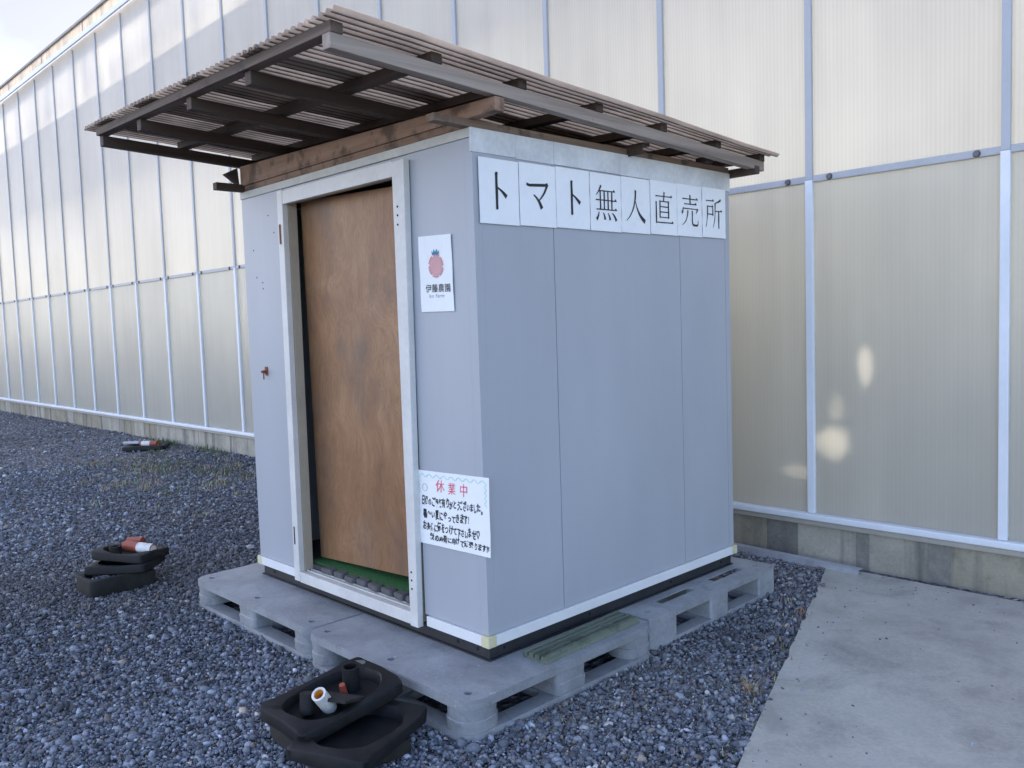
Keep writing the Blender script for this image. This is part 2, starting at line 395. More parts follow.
while t < T1:
    if abs(t+.62) < 1e-6:
        for a, b, k in fixed: pblock(a, b, k)
        t = fixed[-1][1]; continue
    w = random.uniform(.34, .46); k = random.choice([0, 0, 0, 1, 1]); e = t+w
    if t < -.62 < e+.1: e = -.62
    pblock(t, e, k); t = e
    if t != -.62:
        w = random.choice([.008, .01, .012, .05, .08]); w = min(w, -.62-t) if t < -.62 else w
        pblock(t, t+w, random.choice([3, 3, 3, 4]) if w < .06 else random.choice([2, 3, 4])); t += w
        if abs(t+.62) < .02: t = -.62
plinth = pb_.build('plinth', [M['plinth'], M['plinth_warm'], M['plinth_grey'], M['mortar'], M['plinth_dark']], gh)
for p_, k in zip(plinth.data.polygons, mi): p_.material_index = k
MB().box(T0, -.028, .203, T1, .08, .2365, wall_fn, .008).build('sill_ledge', M['ledge'], gh)
MB().box(T0, -.05, .238, T1, .03, .275, wall_fn, .008).build('base_rail', M['post'], gh)
MB().box(T0, -.018, 2.187, T1, -.0012, 2.226, wall_fn, .004).build('mid_rail', M['mid'], gh)
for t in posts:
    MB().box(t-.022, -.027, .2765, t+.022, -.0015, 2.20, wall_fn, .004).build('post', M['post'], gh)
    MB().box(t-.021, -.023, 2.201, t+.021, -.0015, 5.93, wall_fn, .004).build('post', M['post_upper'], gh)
for a, b in zip(posts[:-1], posts[1:]):
    MB().box(a+.0008, 0, .2765, b-.0008, .012, 2.206, wall_fn).build('lower_panel', M['lower'], gh)
    MB().box(a+.0008, 0, 2.2065, b-.0008, .012, 5.98, wall_fn).build('upper_panel', M['upper'], gh)
for t in posts:
    for s in (-.13, .12):
        if random.random() < .94:
            c = W(t+s, 2.206, .018); d = W(t+s, 2.206, .03)
            MB().tube(c, d, .019, .014, 12).build('bolt', M['bolt'], gh, True)
gt = MB().box(T0, -.10, 5.985, T1, -.095, 6.13, wall_fn).build('gutter', M['gutter'], gh)
MB().box(T0, -.115, 5.915, T1, -.085, 5.983, wall_fn, .006).build('gutter_lip', M['post'], gt)
MB().box(T0, -.13, 6.132, T1, -.06, 6.172, wall_fn, .01).build('gutter_edge', M['gutter_edge'], gt)
for t in np.arange(T0+.8, T1, 2.018): MB().box(t-.012, -.104, 5.98, t+.012, -.0945, 6.1305, wall_fn).build('gutter_joint', M['gutter_edge'], gt)
# inside: purlins, plus unseen curtains and film added to filter sun on the wall
for z in (3.70,):
    MB().box(T0, .20, z-.035, T1, .26, z+.035, wall_fn).build('purlin', M['rail'], gh)
def film_mat():
    m, nt, out = new_mat('streaky_sun_film')
    n = noise(nt, coords(nt, (1, 1, .22)), 2.2, 5, .6); n2 = noise(nt, coords(nt, (.25, 1, 1)), 1.6, 3, .5)
    f = math_(nt, 'ADD', math_(nt, 'MULTIPLY', n, .6), math_(nt, 'MULTIPLY', n2, .4))
    t = N(nt, 'ShaderNodeBsdfTransparent'); L(nt, ramp(nt, f, [(.36, g(.16)), (.64, g(.62))]), t.inputs['Color']); L(nt, t.outputs[0], out.inputs[0]); return m
MB().add([W(T0-6, 7.6, -5.7), W(T1, 7.6, -5.7), W(T1, 10.6, -5.7), W(T0-6, 10.6, -5.7)], [(0, 1, 2, 3)]).build('added_sun_film', film_mat(), gh)  # unseen film added to streak the sun on the upper wall
MB().box(T0-6, 5.8, 10.2, T1, 5.9, 10.38, wall_fn).build('added_shade_bar', M['rail'], gh)  # unseen bar added to shade the wall below the gutter
def hole(x, z, rx, rz, amt, hole_y=.55):     # where in the curtain the sun must pass to land on (x, z) of the wall
    return (x+hole_y*math.tan(R(AZ)), z+hole_y*math.tan(R(EL))/math.cos(R(AZ)), rx, rz, amt)
hole_y = .55
HOLES = [hole(.36, 1.14, .05, .13, .85), hole(.175, .68, .12, .12, .9), hole(.19, .90, .06, .09, .6), hole(-.05, .5, .12, .05, .35),
         hole(-4.2, 1.2, .05, .12, .3), hole(-9.1, 1.3, .03, .15, .4)]
HOLES2 = [hole(.36, 1.14, .12, .2, 1, 1.0), hole(.175, .72, .2, .28, 1, 1.0), hole(-.05, .5, .2, .12, 1, 1.0), hole(-4.2, 1.2, .1, .2, 1, 1.0)]
cur_lo = MB().add([W(T0, .0, -hole_y), W(T1, 0, -hole_y), W(T1, 2.35+.2, -hole_y), W(T0, 2.35+.2, -hole_y)], [(0, 1, 2, 3)])
cur_lo.build('added_lower_curtain', screen_mat('lower_sun_filter', (.3, .3, .28), (.46, .46, .425), HOLES), gh)  # unseen curtain added to dim the lower wall, holed for sun spots
sk = MB().add([W(T0, -.25, -1.0), W(T1, -.25, -1.0), W(T1, 1.75, -1.0), W(T0, 1.75, -1.0)], [(0, 1, 2, 3)])
sk.build('added_shade_skirt', screen_mat('shade_skirt_cloth', (.4, .4, .38), (.38, .39, .38), HOLES2), gh)  # second unseen cloth added to darken the foot of the wall softly
cur_hi = MB().add([W(T0, 2.55, -hole_y), W(T1, 2.55, -hole_y), W(T1, 5.47, -hole_y), W(T0, 5.47, -hole_y)], [(0, 1, 2, 3)])
cur_hi.build('added_upper_curtain', screen_mat('upper_sun_filter', (.3, .3, .3), (.47, .47, .45)), gh)  # unseen curtain added to filter the sun below the bright top band

# ------------------------------------------------------------------ ground
def sheet(name, pts, z, mat, th=None):
    mb = MB()
    if th: 
        n = len(pts); mb.loops([[(x, y, z-th) for x, y in pts], [(x, y, z-.006) for x, y in pts], [(x, y, z) for x, y in inset(pts, .006)]], False, True)
    else: mb.add([(x, y, z) for x, y in pts], [tuple(range(len(pts)))])
    return mb.build(name, mat)
def inset(pts, d):
    c = np.mean(pts, axis=0); return [(x+(c[0]-x)*d/np.hypot(c[0]-x, c[1]-y), y+(c[1]-y)*d/np.hypot(c[0]-x, c[1]-y)) for x, y in pts]
ground = sheet('gravel_ground', [(-150, -150), (150, -150), (150, 150), (-150, 150)], -.014, M['bed']); tag(ground, kind='structure')
sd = Vector((.756, -2.156)).normalized()
e0 = Vector((.19, 2.40)); e1 = e0+sd*9
slab_pts = [(e0.x, e0.y), (e1.x, e1.y), (12, e1.y+2), (12, 2.45), (.30, 2.455)]
edge = []
for k_ in range(121):
    p = e0+(e1-e0)*(k_/120)**1.6; w = random.gauss(0, .0016); edge.append((p.x+w-(.012 if random.random() < .05 else 0)*-1, p.y+w*.35))
slab_pts = edge+slab_pts[2:]
slab = sheet('concrete_slab', slab_pts, .006, M['slab'], .1); tag(slab, kind='structure')

# crushed stone lying on the bed
CAM = np.array([2.3868, -2.1231]); FW = np.array([-.7214, .6925])
ICO = None
def ico():
    bm = bmesh.new(); bmesh.ops.create_icosphere(bm, subdivisions=1, radius=1)
    v = np.array([p.co[:] for p in bm.verts]); f = np.array([[q.index for q in t.verts] for t in bm.faces]); bm.free(); return v, f
def slab_inside(x, y):
    nx, ny = -sd.y, sd.x          # left of travel direction = slab side
    return ((x-e0.x)*nx+(y-e0.y)*ny) > .004
def stones(name, P3, rad, cols, mat, flat=.72):
    V, F = ico(); n = len(P3)
    v = np.repeat(V[None], n, 0)*(1+rng.uniform(-.3, .3, (n, len(V), 1)))
    v = np.clip(v, -.86, .86)*rng.uniform(.55, 1.45, (n, 1, 3))*np.array([1, 1, flat])
    q = rng.normal(size=(n, 4)); q[:, 1:3] *= .45; q /= np.linalg.norm(q, axis=1)[:, None]; w, x, y, z = q.T
    Rm = np.stack([np.stack([1-2*(y*y+z*z), 2*(x*y-w*z), 2*(x*z+w*y)], -1), np.stack([2*(x*y+w*z), 1-2*(x*x+z*z), 2*(y*z-w*x)], -1),
                   np.stack([2*(x*z-w*y), 2*(y*z+w*x), 1-2*(x*x+y*y)], -1)], 1)
    v = np.einsum('nij,nkj->nki', Rm, v)*rad[:, None, None]+P3[:, None, :]
    f = (F[None]+(np.arange(n)*len(V))[:, None, None]).reshape(-1, 3)
    me = bpy.data.meshes.new(name)
    me.vertices.add(n*len(V)); me.vertices.foreach_set('co', v.reshape(-1).astype(np.float32))
    me.loops.add(len(f)*3); me.loops.foreach_set('vertex_index', f.reshape(-1).astype(np.int32))
    me.polygons.add(len(f)); me.polygons.foreach_set('loop_start', np.arange(0, len(f)*3, 3, dtype=np.int32))
    me.update(calc_edges=True)
    a = me.attributes.new('stone_color', 'FLOAT_COLOR', 'POINT')
    c = np.concatenate([np.repeat(cols, len(V), 0), np.ones((n*len(V), 1))], 1); a.data.foreach_set('color', c.reshape(-1).astype(np.float32))
    me.materials.append(mat); o = bpy.data.objects.new(name, me); COL.objects.link(o); return o
def stone_cols(n):
    base = np.exp(rng.normal(math.log(.142), .44, n)); base = np.clip(base, .034, .45)
    t = rng.random(n); c = np.stack([base*.96, base*1.03, base*1.18], 1)
    br = t < .05; c[br] *= np.array([1.35, 1.05, .75]); wh = t > .972; c[wh] = rng.uniform(.3, .55, (wh.sum(), 1))*np.array([1, 1, .98]); return c
FOOT = [(-.85, -.305, .22, .76), (-2.02, -.285, -.86, .80), (-.85, .76, .18, 1.85)]
def field(n, d0, d1, rmean, half=R(37)):
    """points on the ground in the wedge the camera looks over, between two distances"""
    d = np.sqrt(rng.uniform(d0*d0, d1*d1, n)); a = rng.uniform(-half, half, n)
    x = CAM[0]+d*(FW[0]*np.cos(a)-FW[1]*np.sin(a)); y = CAM[1]+d*(FW[1]*np.cos(a)+FW[0]*np.sin(a))
    ok = (y < WY+x*math.tan(WA)-.01) & ~slab_inside(x, y)
    for x0, y0, x1, y1 in FOOT: ok &= ~((x > x0+.04) & (x < x1-.04) & (y > y0+.04) & (y < y1-.04))
    # leave out what the middle of the shed hides from every nearby viewpoint
    tt_ = np.linspace(0, 1, 40)[:, None]; lx = CAM[0]+(x-CAM[0])*tt_; ly = CAM[1]+(y-CAM[1])*tt_
    ok &= ~((lx > -1.35) & (lx < -.35) & (ly > .35) & (ly < 1.3)).any(0)
    x, y = x[ok], y[ok]; r = np.minimum(rmean*np.exp(rng.normal(0, .48, len(x))), .024); return x, y, r
P = []; RA = []
for n, a, b, r in ((100000, 1.3, 3.6, .0060), (130000, 3.6, 6.5, .0064), (100000, 6.5, 11, .0078), (45000, 11, 22, .012)):
    x, y, rr = field(n, a, b, r); z = -.012+rng.uniform(0, .012, len(x))-rr*.1
    P.append(np.stack([x, y, z], 1)); RA.append(rr)
P = np.concatenate(P); RA = np.concatenate(RA)
print('stones', len(P))
SC = stone_cols(len(P))
def wave(x, y, seed):      # slow drifts of dustier, browner stone over the yard
    r_ = np.random.default_rng(seed); t = 0
    for k_ in range(9):
        a = r_.uniform(0, 6.28); fq = r_.uniform(.5, 3.2); t = t+np.sin((x*math.cos(a)+y*math.sin(a))*fq+r_.uniform(0, 6.28))/(1+.4*fq)
    return t
dst = np.clip(wave(P[:, 0], P[:, 1], 5)*.17, 0, .45)[:, None]
SC = SC*(1-dst)+(SC.mean(1, keepdims=True)*.6+.055)*np.array([1.12, 1.0, .86])*dst
SC *= (1+.10*wave(P[:, 0], P[:, 1], 8))[:, None]
tag(stones('gravel', P, RA, np.clip(SC, .015, .8), M['stone']), 'dark blue grey crushed stone covering the yard', 'gravel', kind='stuff')
# a few stray chips kicked onto the slab
xs = rng.uniform(.2, 2.2, 900); ys = rng.uniform(.2, 2.43, 900); k = slab_inside(xs, ys) & (rng.random(900) < .42*np.exp(-((xs-(.19+(2.4-ys)*.35))*2.4))+.30*np.exp(-(2.44-ys)*4)+.008) & (ys < 2.44)
xs, ys = xs[k], ys[k]; rr = .0042*np.exp(rng.normal(0, .42, len(xs)))
tag(stones('loose_chips', np.stack([xs, ys, .006+rr*.3], 1), rr, stone_cols(len(xs)), M['stone']), 'scattered dark stone chips on the concrete slab', 'stone chips', kind='stuff')

# ------------------------------------------------------------------ plants
def blades(mb_v, mb_f, mb_c, x, y, n, h, spread, cols, lean=.6):
    for _ in range(n):
        a = random.uniform(0, 2*math.pi); r = spread*math.sqrt(random.random()); px, py = x+r*math.cos(a), y+r*math.sin(a)
        ht = h*random.uniform(.45, 1.1); la = random.uniform(0, 2*math.pi); ll = ht*random.uniform(.15, lean)*1.5; w = random.uniform(.0016, .0036)*(1+ht*4)
        c = random.choice(cols); c = tuple(k_*random.uniform(.7, 1.25) for k_ in c); o = len(mb_v); wx, wy = -math.sin(la)*w, math.cos(la)*w
        for s in (0, .35, .7, 1):
            q = 1-s*.9; cx, cy, cz = px+math.cos(la)*ll*s*s, py+math.sin(la)*ll*s*s, -.005+ht*(s-.35*s*s*lean)
            mb_v += [(cx-wx*q, cy-wy*q, cz), (cx+wx*q, cy+wy*q, cz)]; mb_c += [c, c]
        for s in range(3): mb_f.append((o+2*s, o+2*s+1, o+2*s+3, o+2*s+2))
def plant(name, spots, label, cat, kind=None, group=None, loc=None):
    v, f, c = [], [], []
    for s in spots: blades(v, f, c, *s)
    if loc: v = [(a-loc[0], b-loc[1], d) for a, b, d in v]
    me = bpy.data.meshes.new(name); me.from_pydata(v, [], f); me.update()
    at = me.attributes.new('blade_color', 'FLOAT_COLOR', 'POINT'); at.data.foreach_set('color', np.array([(*q, 1) for q in c], np.float32).reshape(-1))
    me.materials.append(M['weed']); o = bpy.data.objects.new(name, me); COL.objects.link(o)
    if loc: o.location = (loc[0], loc[1], 0)
    return tag(o, label, cat, group, kind)
DRY = [(.40, .32, .18), (.31, .24, .13), (.47, .40, .25)]; GRN = [(.08, .13, .045), (.11, .15, .06), (.14, .17, .07)]; RED = [(.30, .18, .09), (.36, .25, .14), (.22, .14, .08)]
spots = []
for _ in range(120):
    x = random.gauss(-6.2, 1.0); y = random.gauss(1.45, .45)
    if y < 2.42: spots.append((x, y, random.randint(10, 30), random.uniform(.03, .085), .12, random.choice([DRY, DRY, DRY, GRN, GRN+DRY])))
for _ in range(40):
    spots.append((random.gauss(-7.3, .35), random.gauss(1.5, .22), 12, .05, .08, random.choice([DRY, GRN])))
for _ in range(26):
    x = random.uniform(-9.5, -7.2); spots.append((x, 2.40+random.uniform(-.14, .02), 14, .10, .08, GRN))
for _ in range(46):
    x = random.uniform(-16, -3); y = random.uniform(-1.5, 2.2); spots.append((x, y, random.randint(3, 8), .035, .06, DRY))
for x, y in ((-2.45, -.72), (-2.35, -.55), (-2.7, -.85)): spots.append((x, y, 12, .05, .05, DRY))
plant('low_weeds', spots, 'patchy dry and green weeds growing through the gravel left of the shed', 'weeds', 'stuff')
spots = []
for _ in range(90):
    t = random.uniform(.35, 2.6); off = abs(random.gauss(0, .09)); p = e0+sd*t
    spots.append((p.x-off+.01, p.y-off*.35, random.randint(2, 6), random.uniform(.012, .035), .05, random.choice([DRY, RED])))
for _ in range(150):
    t = random.uniform(-.05, .85); spots.append((.27+.5*t*random.random()+random.gauss(0, .05), -.12+t*.95, random.randint(1, 4), random.uniform(.008, .025), .05, DRY+RED, 1.4))
plant('dry_straw', spots, 'dead straw and runners strewn over the gravel along the slab edge', 'dry grass', 'stuff')
plant('dry_grass_tuft', [(.715, .70, 34, .085, .03, DRY+RED)], 'ginger dry grass tuft standing beside the concrete slab edge', 'grass tuft', loc=(.715, .70))
plant('weed_tuft', [(.45, 1.62, 22, .05, .05, RED)], 'small rust coloured weed at the slab edge near the pale pallet', 'weed', loc=(.45, 1.62))

# ------------------------------------------------------------------ pallets
def rrect(x0, y0, x1, y1, r, n=6):
    pts = []
    for cx, cy, a0 in ((x1-r, y1-r, 0), (x0+r, y1-r, 90), (x0+r, y0+r, 180), (x1-r, y0+r, 270)):
        for i in range(n+1):
            a = R(a0+90*i/n); pts.append((cx+r*math.cos(a), cy+r*math.sin(a)))
    return pts
def plate(outer, holes, z0, z1, bev=.006):
    """flat plate with through holes"""
    bm = bmesh.new(); edges = []
    def loop(pts):
        vs = [bm.verts.new((x, y, z1)) for x, y in pts]
        for i in range(len(vs)): edges.append(bm.edges.new((vs[i], vs[(i+1) % len(vs)])))
    loop(outer)
    for h in holes: loop(h)
    bmesh.ops.triangle_fill(bm, use_beauty=True, edges=edges)
    top = bm.faces[:]
    ret = bmesh.ops.extrude_face_region(bm, geom=top)
    for v in [e for e in ret['geom'] if isinstance(e, bmesh.types.BMVert)]: v.co.z = z0
    bm.verts.index_update(); mb = MB(); mb.add([v.co[:] for v in bm.verts], [[v.index for v in f.verts] for f in bm.faces]); bm.free(); return mb
def circ(x, y, r, n=12): return [(x+r*math.cos(2*math.pi*i/n), y+r*math.sin(2*math.pi*i/n)) for i in range(n)]
def bump_block(mb, x0, y0, x1, y1, z0, z1, r, seam, corner):
    out = []
    zs = [(z0, 0), (z1, 0)] if not seam else [(z0, .002), ((z0+z1)/2-.014, .0), ((z0+z1)/2-.003, .0), ((z0+z1)/2, .004), (z1, .0015)]
    mb.loops([[(x, y, z) for x, y in rrect(x0+d, y0+d, x1-d, y1-d, r)] for z, d in zs])
def make_pallet(L_, W_, style, mat, label, group):
    root = thing_local('pallet', (0, 0, 0), (0, 0, 0), label, 'pallet', group)
    H = .1404; z0 = -.012
    if style == 'closed':
        r = .07; dots = []
        for ix in (.07, .5, .93):
            for iy in (.065, .5, .935):
                dots.append(circ(ix*L_, iy*W_, .0155))
        plate(rrect(0, 0, L_, W_, r), dots, H-.032, H-.003).build('top_deck', mat, root)
        plate(rrect(.004, .004, L_-.004, W_-.004, r-.004), dots, H-.003, H).build('deck_surface', mat, root)
        bx, gap = .19, 0
        xs = [(0, .165), (L_/2-.078, L_/2+.078), (L_-.165, L_)]; ys = [(0, .18), (W_/2-.088, W_/2+.088), (W_-.18, W_)]
        for a, (xa, xb) in enumerate(xs):
            for b, (ya, yb) in enumerate(ys):
                mb = MB(); ya, yb = (ya, yb) if b != 1 or a != 1 else (.3, W_-.3); xa, xb = (xa, xb) if b != 1 or a != 1 else (.3, L_-.3); rr = .068 if (a != 1 and b != 1) else .02  # middle block enlarged to keep light out of the openings
                bump_block(mb, xa+.0015, ya+.0015, xb-.0015, yb-.0015, .02, H-.0325, rr, True, True)
                mb.build('block', mat, root, True)
        hol = [rrect(xa, ya, xb, yb, .03) for xa, xb in ((.075, L_/2-.085), (L_/2+.085, L_-.075)) for ya, yb in ((.075, W_/2-.095), (W_/2+.095, W_-.075))]
        plate(rrect(.001, .001, L_-.001, W_-.001, r), hol, z0, .0195).build('bottom_deck', mat, root)
    else:
        r = .012; hol = []
        for cx in (.10, .275, .45):
            pass
        for cx in (.11, .25, .385, .665, .80, .94):
            for ya, yb in ((.206, .475), (.643, .92)): hol.append(rrect(cx-.024, ya, cx+.024, yb, .006))
        for ix in (.05, .95):
            for iy in (.07, .5, .93): hol.append(circ(ix*L_+(.0 if ix < .5 else -.02), iy*W_, .0145))
        plate(rrect(0, 0, L_, W_, r), hol, H-.006, H).build('top_deck', mat, root)
        for xa, xb in ((.002, .05), (L_-.05, L_-.002)):
            rib = MB(); y = .206
            while y < .92:
                rib.box(xa+.002, y-.002, H-.027, xb, y+.002, H-.0065); y += .0205
            rib.box(xa+.002, .19, H-.032, xb, .94, H-.0272); rib.box(xa+.044, .19, H-.027, xa+.047, .94, H-.0065) ; rib.build('rib_row', mat, root)
        MB().box(.3, .3, .017, L_-.3, W_-.3, H-.0068).build('added_baffle', mat, root)  # unseen block added so the pallet openings fall dark
        xs = [(0, .15), (L_/2-.09, L_/2+.09), (L_-.15, L_)]; ys = [(0, .205), (.478, .635), (.922, W_)]
        for xa, xb in xs:
            for ya, yb in ys:
                mb = MB(); bump_block(mb, xa+.001, ya+.001, xb-.001, yb-.001, .016, H-.0065, .012, False, True); mb.build('block', mat, root)
        hol = [rrect(xa, ya, xb, yb, .02) for xa, xb in ((.07, L_/2-.1), (L_/2+.1, L_-.07)) for ya, yb in ((.22, .465), (.65, .905))]
        plate(rrect(.001, .001, L_-.001, W_-.001, r), hol, z0, .0155).build('bottom_deck', mat, root)
    return root
GP = 'plastic pallets under the shed'
pa = make_pallet(1.075, 1.07, 'closed', M['pal'], 'grey plastic pallet with rounded corners under the front right corner, grooved board lying on it', GP)
pa.location = (-.853, -.306, 0); pa.rotation_euler.z = R(0)
pb = copy_tree(pa); pb.location = (-2.02+1.163, -.285, 0)
pb['label'] = 'grey plastic pallet with rounded corners under the left front, below the door'
pb.location = (-2.04, -.285, 0); pb.scale.x = 1.18/1.075
for o in pa.children: pass
pc = make_pallet(1.05, 1.08, 'slotted', M['pal2'], 'pale grey square cornered pallet with slotted top under the shed back right', GP)
pc.location = (.182-1.05, .768, 0); pc.rotation_euler.z = R(.4)

# ------------------------------------------------------------------ shed
WX, D = -1.8234, 1.7468
ZB, ZT0, ZP0, ZP1, ZT1 = .1404, .1988, .2424, 2.1306, 2.168
sh = thing('sales_shed', (-.91, .87, .1404), 'small grey panel sales shed with corrugated lean-to roof standing on pallets', 'shed')
def sp(mb, name, mat, parent=None, smooth=False): return mb.build(name, M[mat] if isinstance(mat, str) else mat, parent or sh, smooth)
# base frame (channel with holes)
bf = MB(); I = .012
bf.box(WX+I, I, ZB+.001, -I, I+.04, ZT0-.001); bf.box(WX+I, D-I-.04, ZB+.001, -I, D-I, ZT0-.001)
bf.box(-I-.04, I+.041, ZB+.001, -I, D-I-.041, ZT0-.001); bf.box(WX+I, I+.041, ZB+.001, WX+I+.04, D-I-.041, ZT0-.001)
bf.box(WX+I, I-.014, ZB+.0015, -I+.014, I-.001, ZB+.006); bf.box(-I+.001, I, ZB+.0015, -I+.014, D-I, ZB+.006)
base = sp(bf, 'base_frame', 'steel')
for x in (-1.70, -1.45, -.2, -.08): MB().tube((x, I+.001, ZB+.03), (x, I-.0015, ZB+.03), .008, .008, 10).build('bolt_hole', M['hole'], base)
for y in (.09, .6, 1.2, 1.64): MB().tube((-I-.001, y, ZB+.03), (-I+.0015, y, ZB+.03), .007, .007, 10).build('bolt_hole', M['hole'], base)
# bottom trim
tr = MB(); TR = .012
tr.box(WX+.03, -TR, ZT0, -1.42, .03, ZP0-.002, None, .002); tr.box(-.37, -TR, ZT0, -.031, .03, ZP0-.002, None, .002)
tr.box(-.03, .031, ZT0, TR, D-.031, ZP0-.002, None, .002); tr.box(WX-TR, .031, ZT0, WX+.03, D-.031, ZP0-.002, None, .002)
tr.box(WX+.03, D-.03, ZT0, -.031, D+TR, ZP0-.002, None, .002); sp(tr, 'bottom_trim', 'trim')
for x, y in ((-.03, -TR-.001), (WX-TR-.001, -TR-.001), (-.03, D-.03), (WX-TR-.001, D-.03)):
    sp(MB().box(x, y, ZT0-.001, x+.03+TR+.001, y+.03+TR+.001, ZP0-.001, None, .002), 'corner_cap', 'cap')
sp(MB().box(WX+.04, .04, ZT0+.002, -.04, D-.04, .268), 'floor', 'inside')
# panels
PT = .04; gp = .0018
def pan(x0, y0, x1, y1): sp(MB().box(x0, y0, ZP0, x1, y1, ZP1, None, .0008), 'wall_panel', 'panel')
pan(WX, 0, -1.395, PT); pan(-.392, 0, -.0437, PT); sp(MB().box(-.0435, 0, ZP0, 0, PT, ZP1, None, .0006), 'corner_post', 'panel')
sp(MB().box(-1.394, .002, 2.08, -.393, PT, ZP1, None, .002), 'wall_panel', 'panel')
q = [PT+.001, .4304, 1.3097, D-PT-.001]
q[0] = PT+.0002
for a, b in zip(q[:-1], q[1:]): pan(-PT, a+(gp if a > .1 else 0), -.0, b-gp)
for a, b in zip(q[:-1], q[1:]): pan(WX, a+gp, WX+PT, b-gp)
pan(WX, D-PT, -.9, D); pan(-.898, D-PT, 0, D)
sp(MB().box(-PT+.004, PT+.003, ZP0+.01, -PT+.03, D-PT-.003, ZP1-.01), 'panel_core', 'hole')
sp(MB().box(WX+.06, PT+.02, ZP1-.03, -.06, D-PT-.02, ZP1-.005), 'ceiling', 'inside')
# top trim
tt = MB(); tt.box(WX-.004, -.006, ZP1+.001, -.0065, PT, ZT1-.001, None, .002); tt.box(WX-.004, PT+.001, ZP1+.001, WX+PT, D, ZT1-.001); tt.box(WX+PT+.001, D-PT, ZP1+.001, -.0065, D+.004, ZT1-.001)
sp(tt, 'top_trim', 'oldtrim')
sr = MB()
for a, b, zz in ((-.006, .225, 2.078), (.2255, .44, 2.075), (.4405, .858, 2.076), (.8585, 1.27, 2.074), (1.2705, D+.004, 2.075)):
    sr.box(-.006, a, zz, .0035+.002*(a > .3), b, ZT1-.001, None, .0015)
sp(sr, 'side_flashing', 'strip')
# door frame
df = MB(); y0, y1 = -.035, .042
FL = lambda x, y, z: (x-(.013 if x < -.9 else .0 if x < -.42 else .029)*(1-(z-.19)/1.93)+(.004 if x < -1.37 else 0), y, z)
df.box(-1.397, y0, .196, -1.342, y0+.03, 2.117, FL, .003); df.box(-.452, y0, .188, -.372, y0+.03, 2.108, FL, .003)
df.box(-1.3415, y0+.0015, 2.048, -.4525, y0+.03, 2.112, FL, .003); df.box(-1.3415, y0+.0015, .193, -.4525, y0+.03, .245, FL, .003)
frame = sp(df, 'door_frame', 'frame')
rv = MB(); rv.box(-1.392, y0+.031, .2, -1.340, y1, 2.1, FL, .002); rv.box(-.438, y0+.031, .2, -.385, y1, 2.1, FL, .002)
rv.box(-1.3395, y0+.031, 2.056, -.4385, y1, 2.1, FL, .002); sp(rv, 'door_reveal', 'reveal', frame)
sl = MB(); sl.box(-1.3395, y0+.031, .2, -.4385, y1+.05, .240, FL, .002); sl.box(-1.33, .0, .2405, -.445, .006, .251, FL); sl.box(-1.33, .022, .2405, -.445, .028, .251, FL)
sp(sl, 'sill', 'oldtrim', frame)
scw = MB()
for x, z in ((-.422, 1.925), (-.423, 1.89), (-.424, 1.853), (-.431, .42), (-.431, .385), (-.431, .349)):
    scw.tube((x, y0-.0015, z), (x, y0+.002, z), .0045, .0045, 10)
sp(scw, 'screw_hole', 'hole', frame)
sp(MB().box(-1.378, y0-.004, 1.86, -1.366, y0-.0005, 1.955, None, .001), 'strike_plate', 'rust', frame)
sp(MB().box(-1.388, y0-.003, .38, -1.381, y0-.0005, .47, None, .001), 'strike_plate', 'hole', frame)
hk = MB(); hk.box(-1.66, -.005, 1.215, -1.632, -.0005, 1.26, None, .002); hk.tube((-1.648, -.004, 1.235), (-1.648, -.03, 1.235), .009, .006, 10); hk.tube((-1.647, -.018, 1.235), (-1.641, -.022, 1.195), .004, .003, 8)
sp(hk, 'hasp', 'rust')
nh = MB()
for x, z in ((-1.70, 1.72), (-1.64, 1.69), (-1.638, 1.66), (-1.72, 1.86), (-1.55, 2.02), (-1.50, 1.93)): nh.tube((x, -.001, z), (x, .002, z), .004, .004, 8)
sp(nh, 'nail_hole', 'hole')
# --- roof, modelled flat in its own frame then tilted
def ROOF(x, y, z): return (x, y, 2.363-.0456*(y+.636)-(.028 if x < .15 else .0175)*(x-.15)+z)      # z=0: top of the battens
RX = [.125, -.41, -.897, -1.41, -1.872]
def corr(x0, x1, y0, y1, amp, pitch, zoff, th, droop=0):
    mb = MB(); n = int((x1-x0)/pitch*8); vs = []; ny = 9
    for jy in range(ny):
        y = y0+(y1-y0)*jy/(ny-1)
        for i in range(n+1):
            x = x0+(x1-x0)*i/n; z = amp*math.sin(2*math.pi*(x/pitch))
            dz = droop*max(0, (x-.12)/.1)*((y+.7)/2.6)+.0025*math.sin(y*5+x*3)
            vs.append(ROOF(x, y, zoff+amp+z-dz))
    m = len(vs); vs2 = [(a, b, c+th) for a, b, c in vs]; fs = []
    for jy in range(ny-1):
        for i in range(n):
            a = jy*(n+1)+i; fs.append((a, a+1, a+n+2, a+n+1)); fs.append((a+m, a+n+1+m, a+n+2+m, a+1+m))
    rim = [i for i in range(n+1)]+[jy*(n+1)+n for jy in range(1, ny)]+[(ny-1)*(n+1)+i for i in range(n-1, -1, -1)]+[jy*(n+1) for jy in range(ny-2, 0, -1)]
    for i, a in enumerate(rim):
        b = rim[(i+1) % len(rim)]; fs.append((a, b, b+m, a+m))
    return mb.add(vs+vs2, fs)
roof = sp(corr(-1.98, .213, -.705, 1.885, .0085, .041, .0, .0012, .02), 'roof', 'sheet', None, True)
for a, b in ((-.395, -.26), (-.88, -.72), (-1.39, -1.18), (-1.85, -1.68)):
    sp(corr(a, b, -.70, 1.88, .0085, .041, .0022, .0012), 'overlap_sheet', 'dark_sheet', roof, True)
for i, x in enumerate(RX):
    e = -.682 if i == 0 else -.665
    sp(MB().box(x-.022, e, -.083, x+.022, 1.845, -.0355, ROOF, .003), 'rafter', 'rafg' if i == 0 else 'raf', roof)
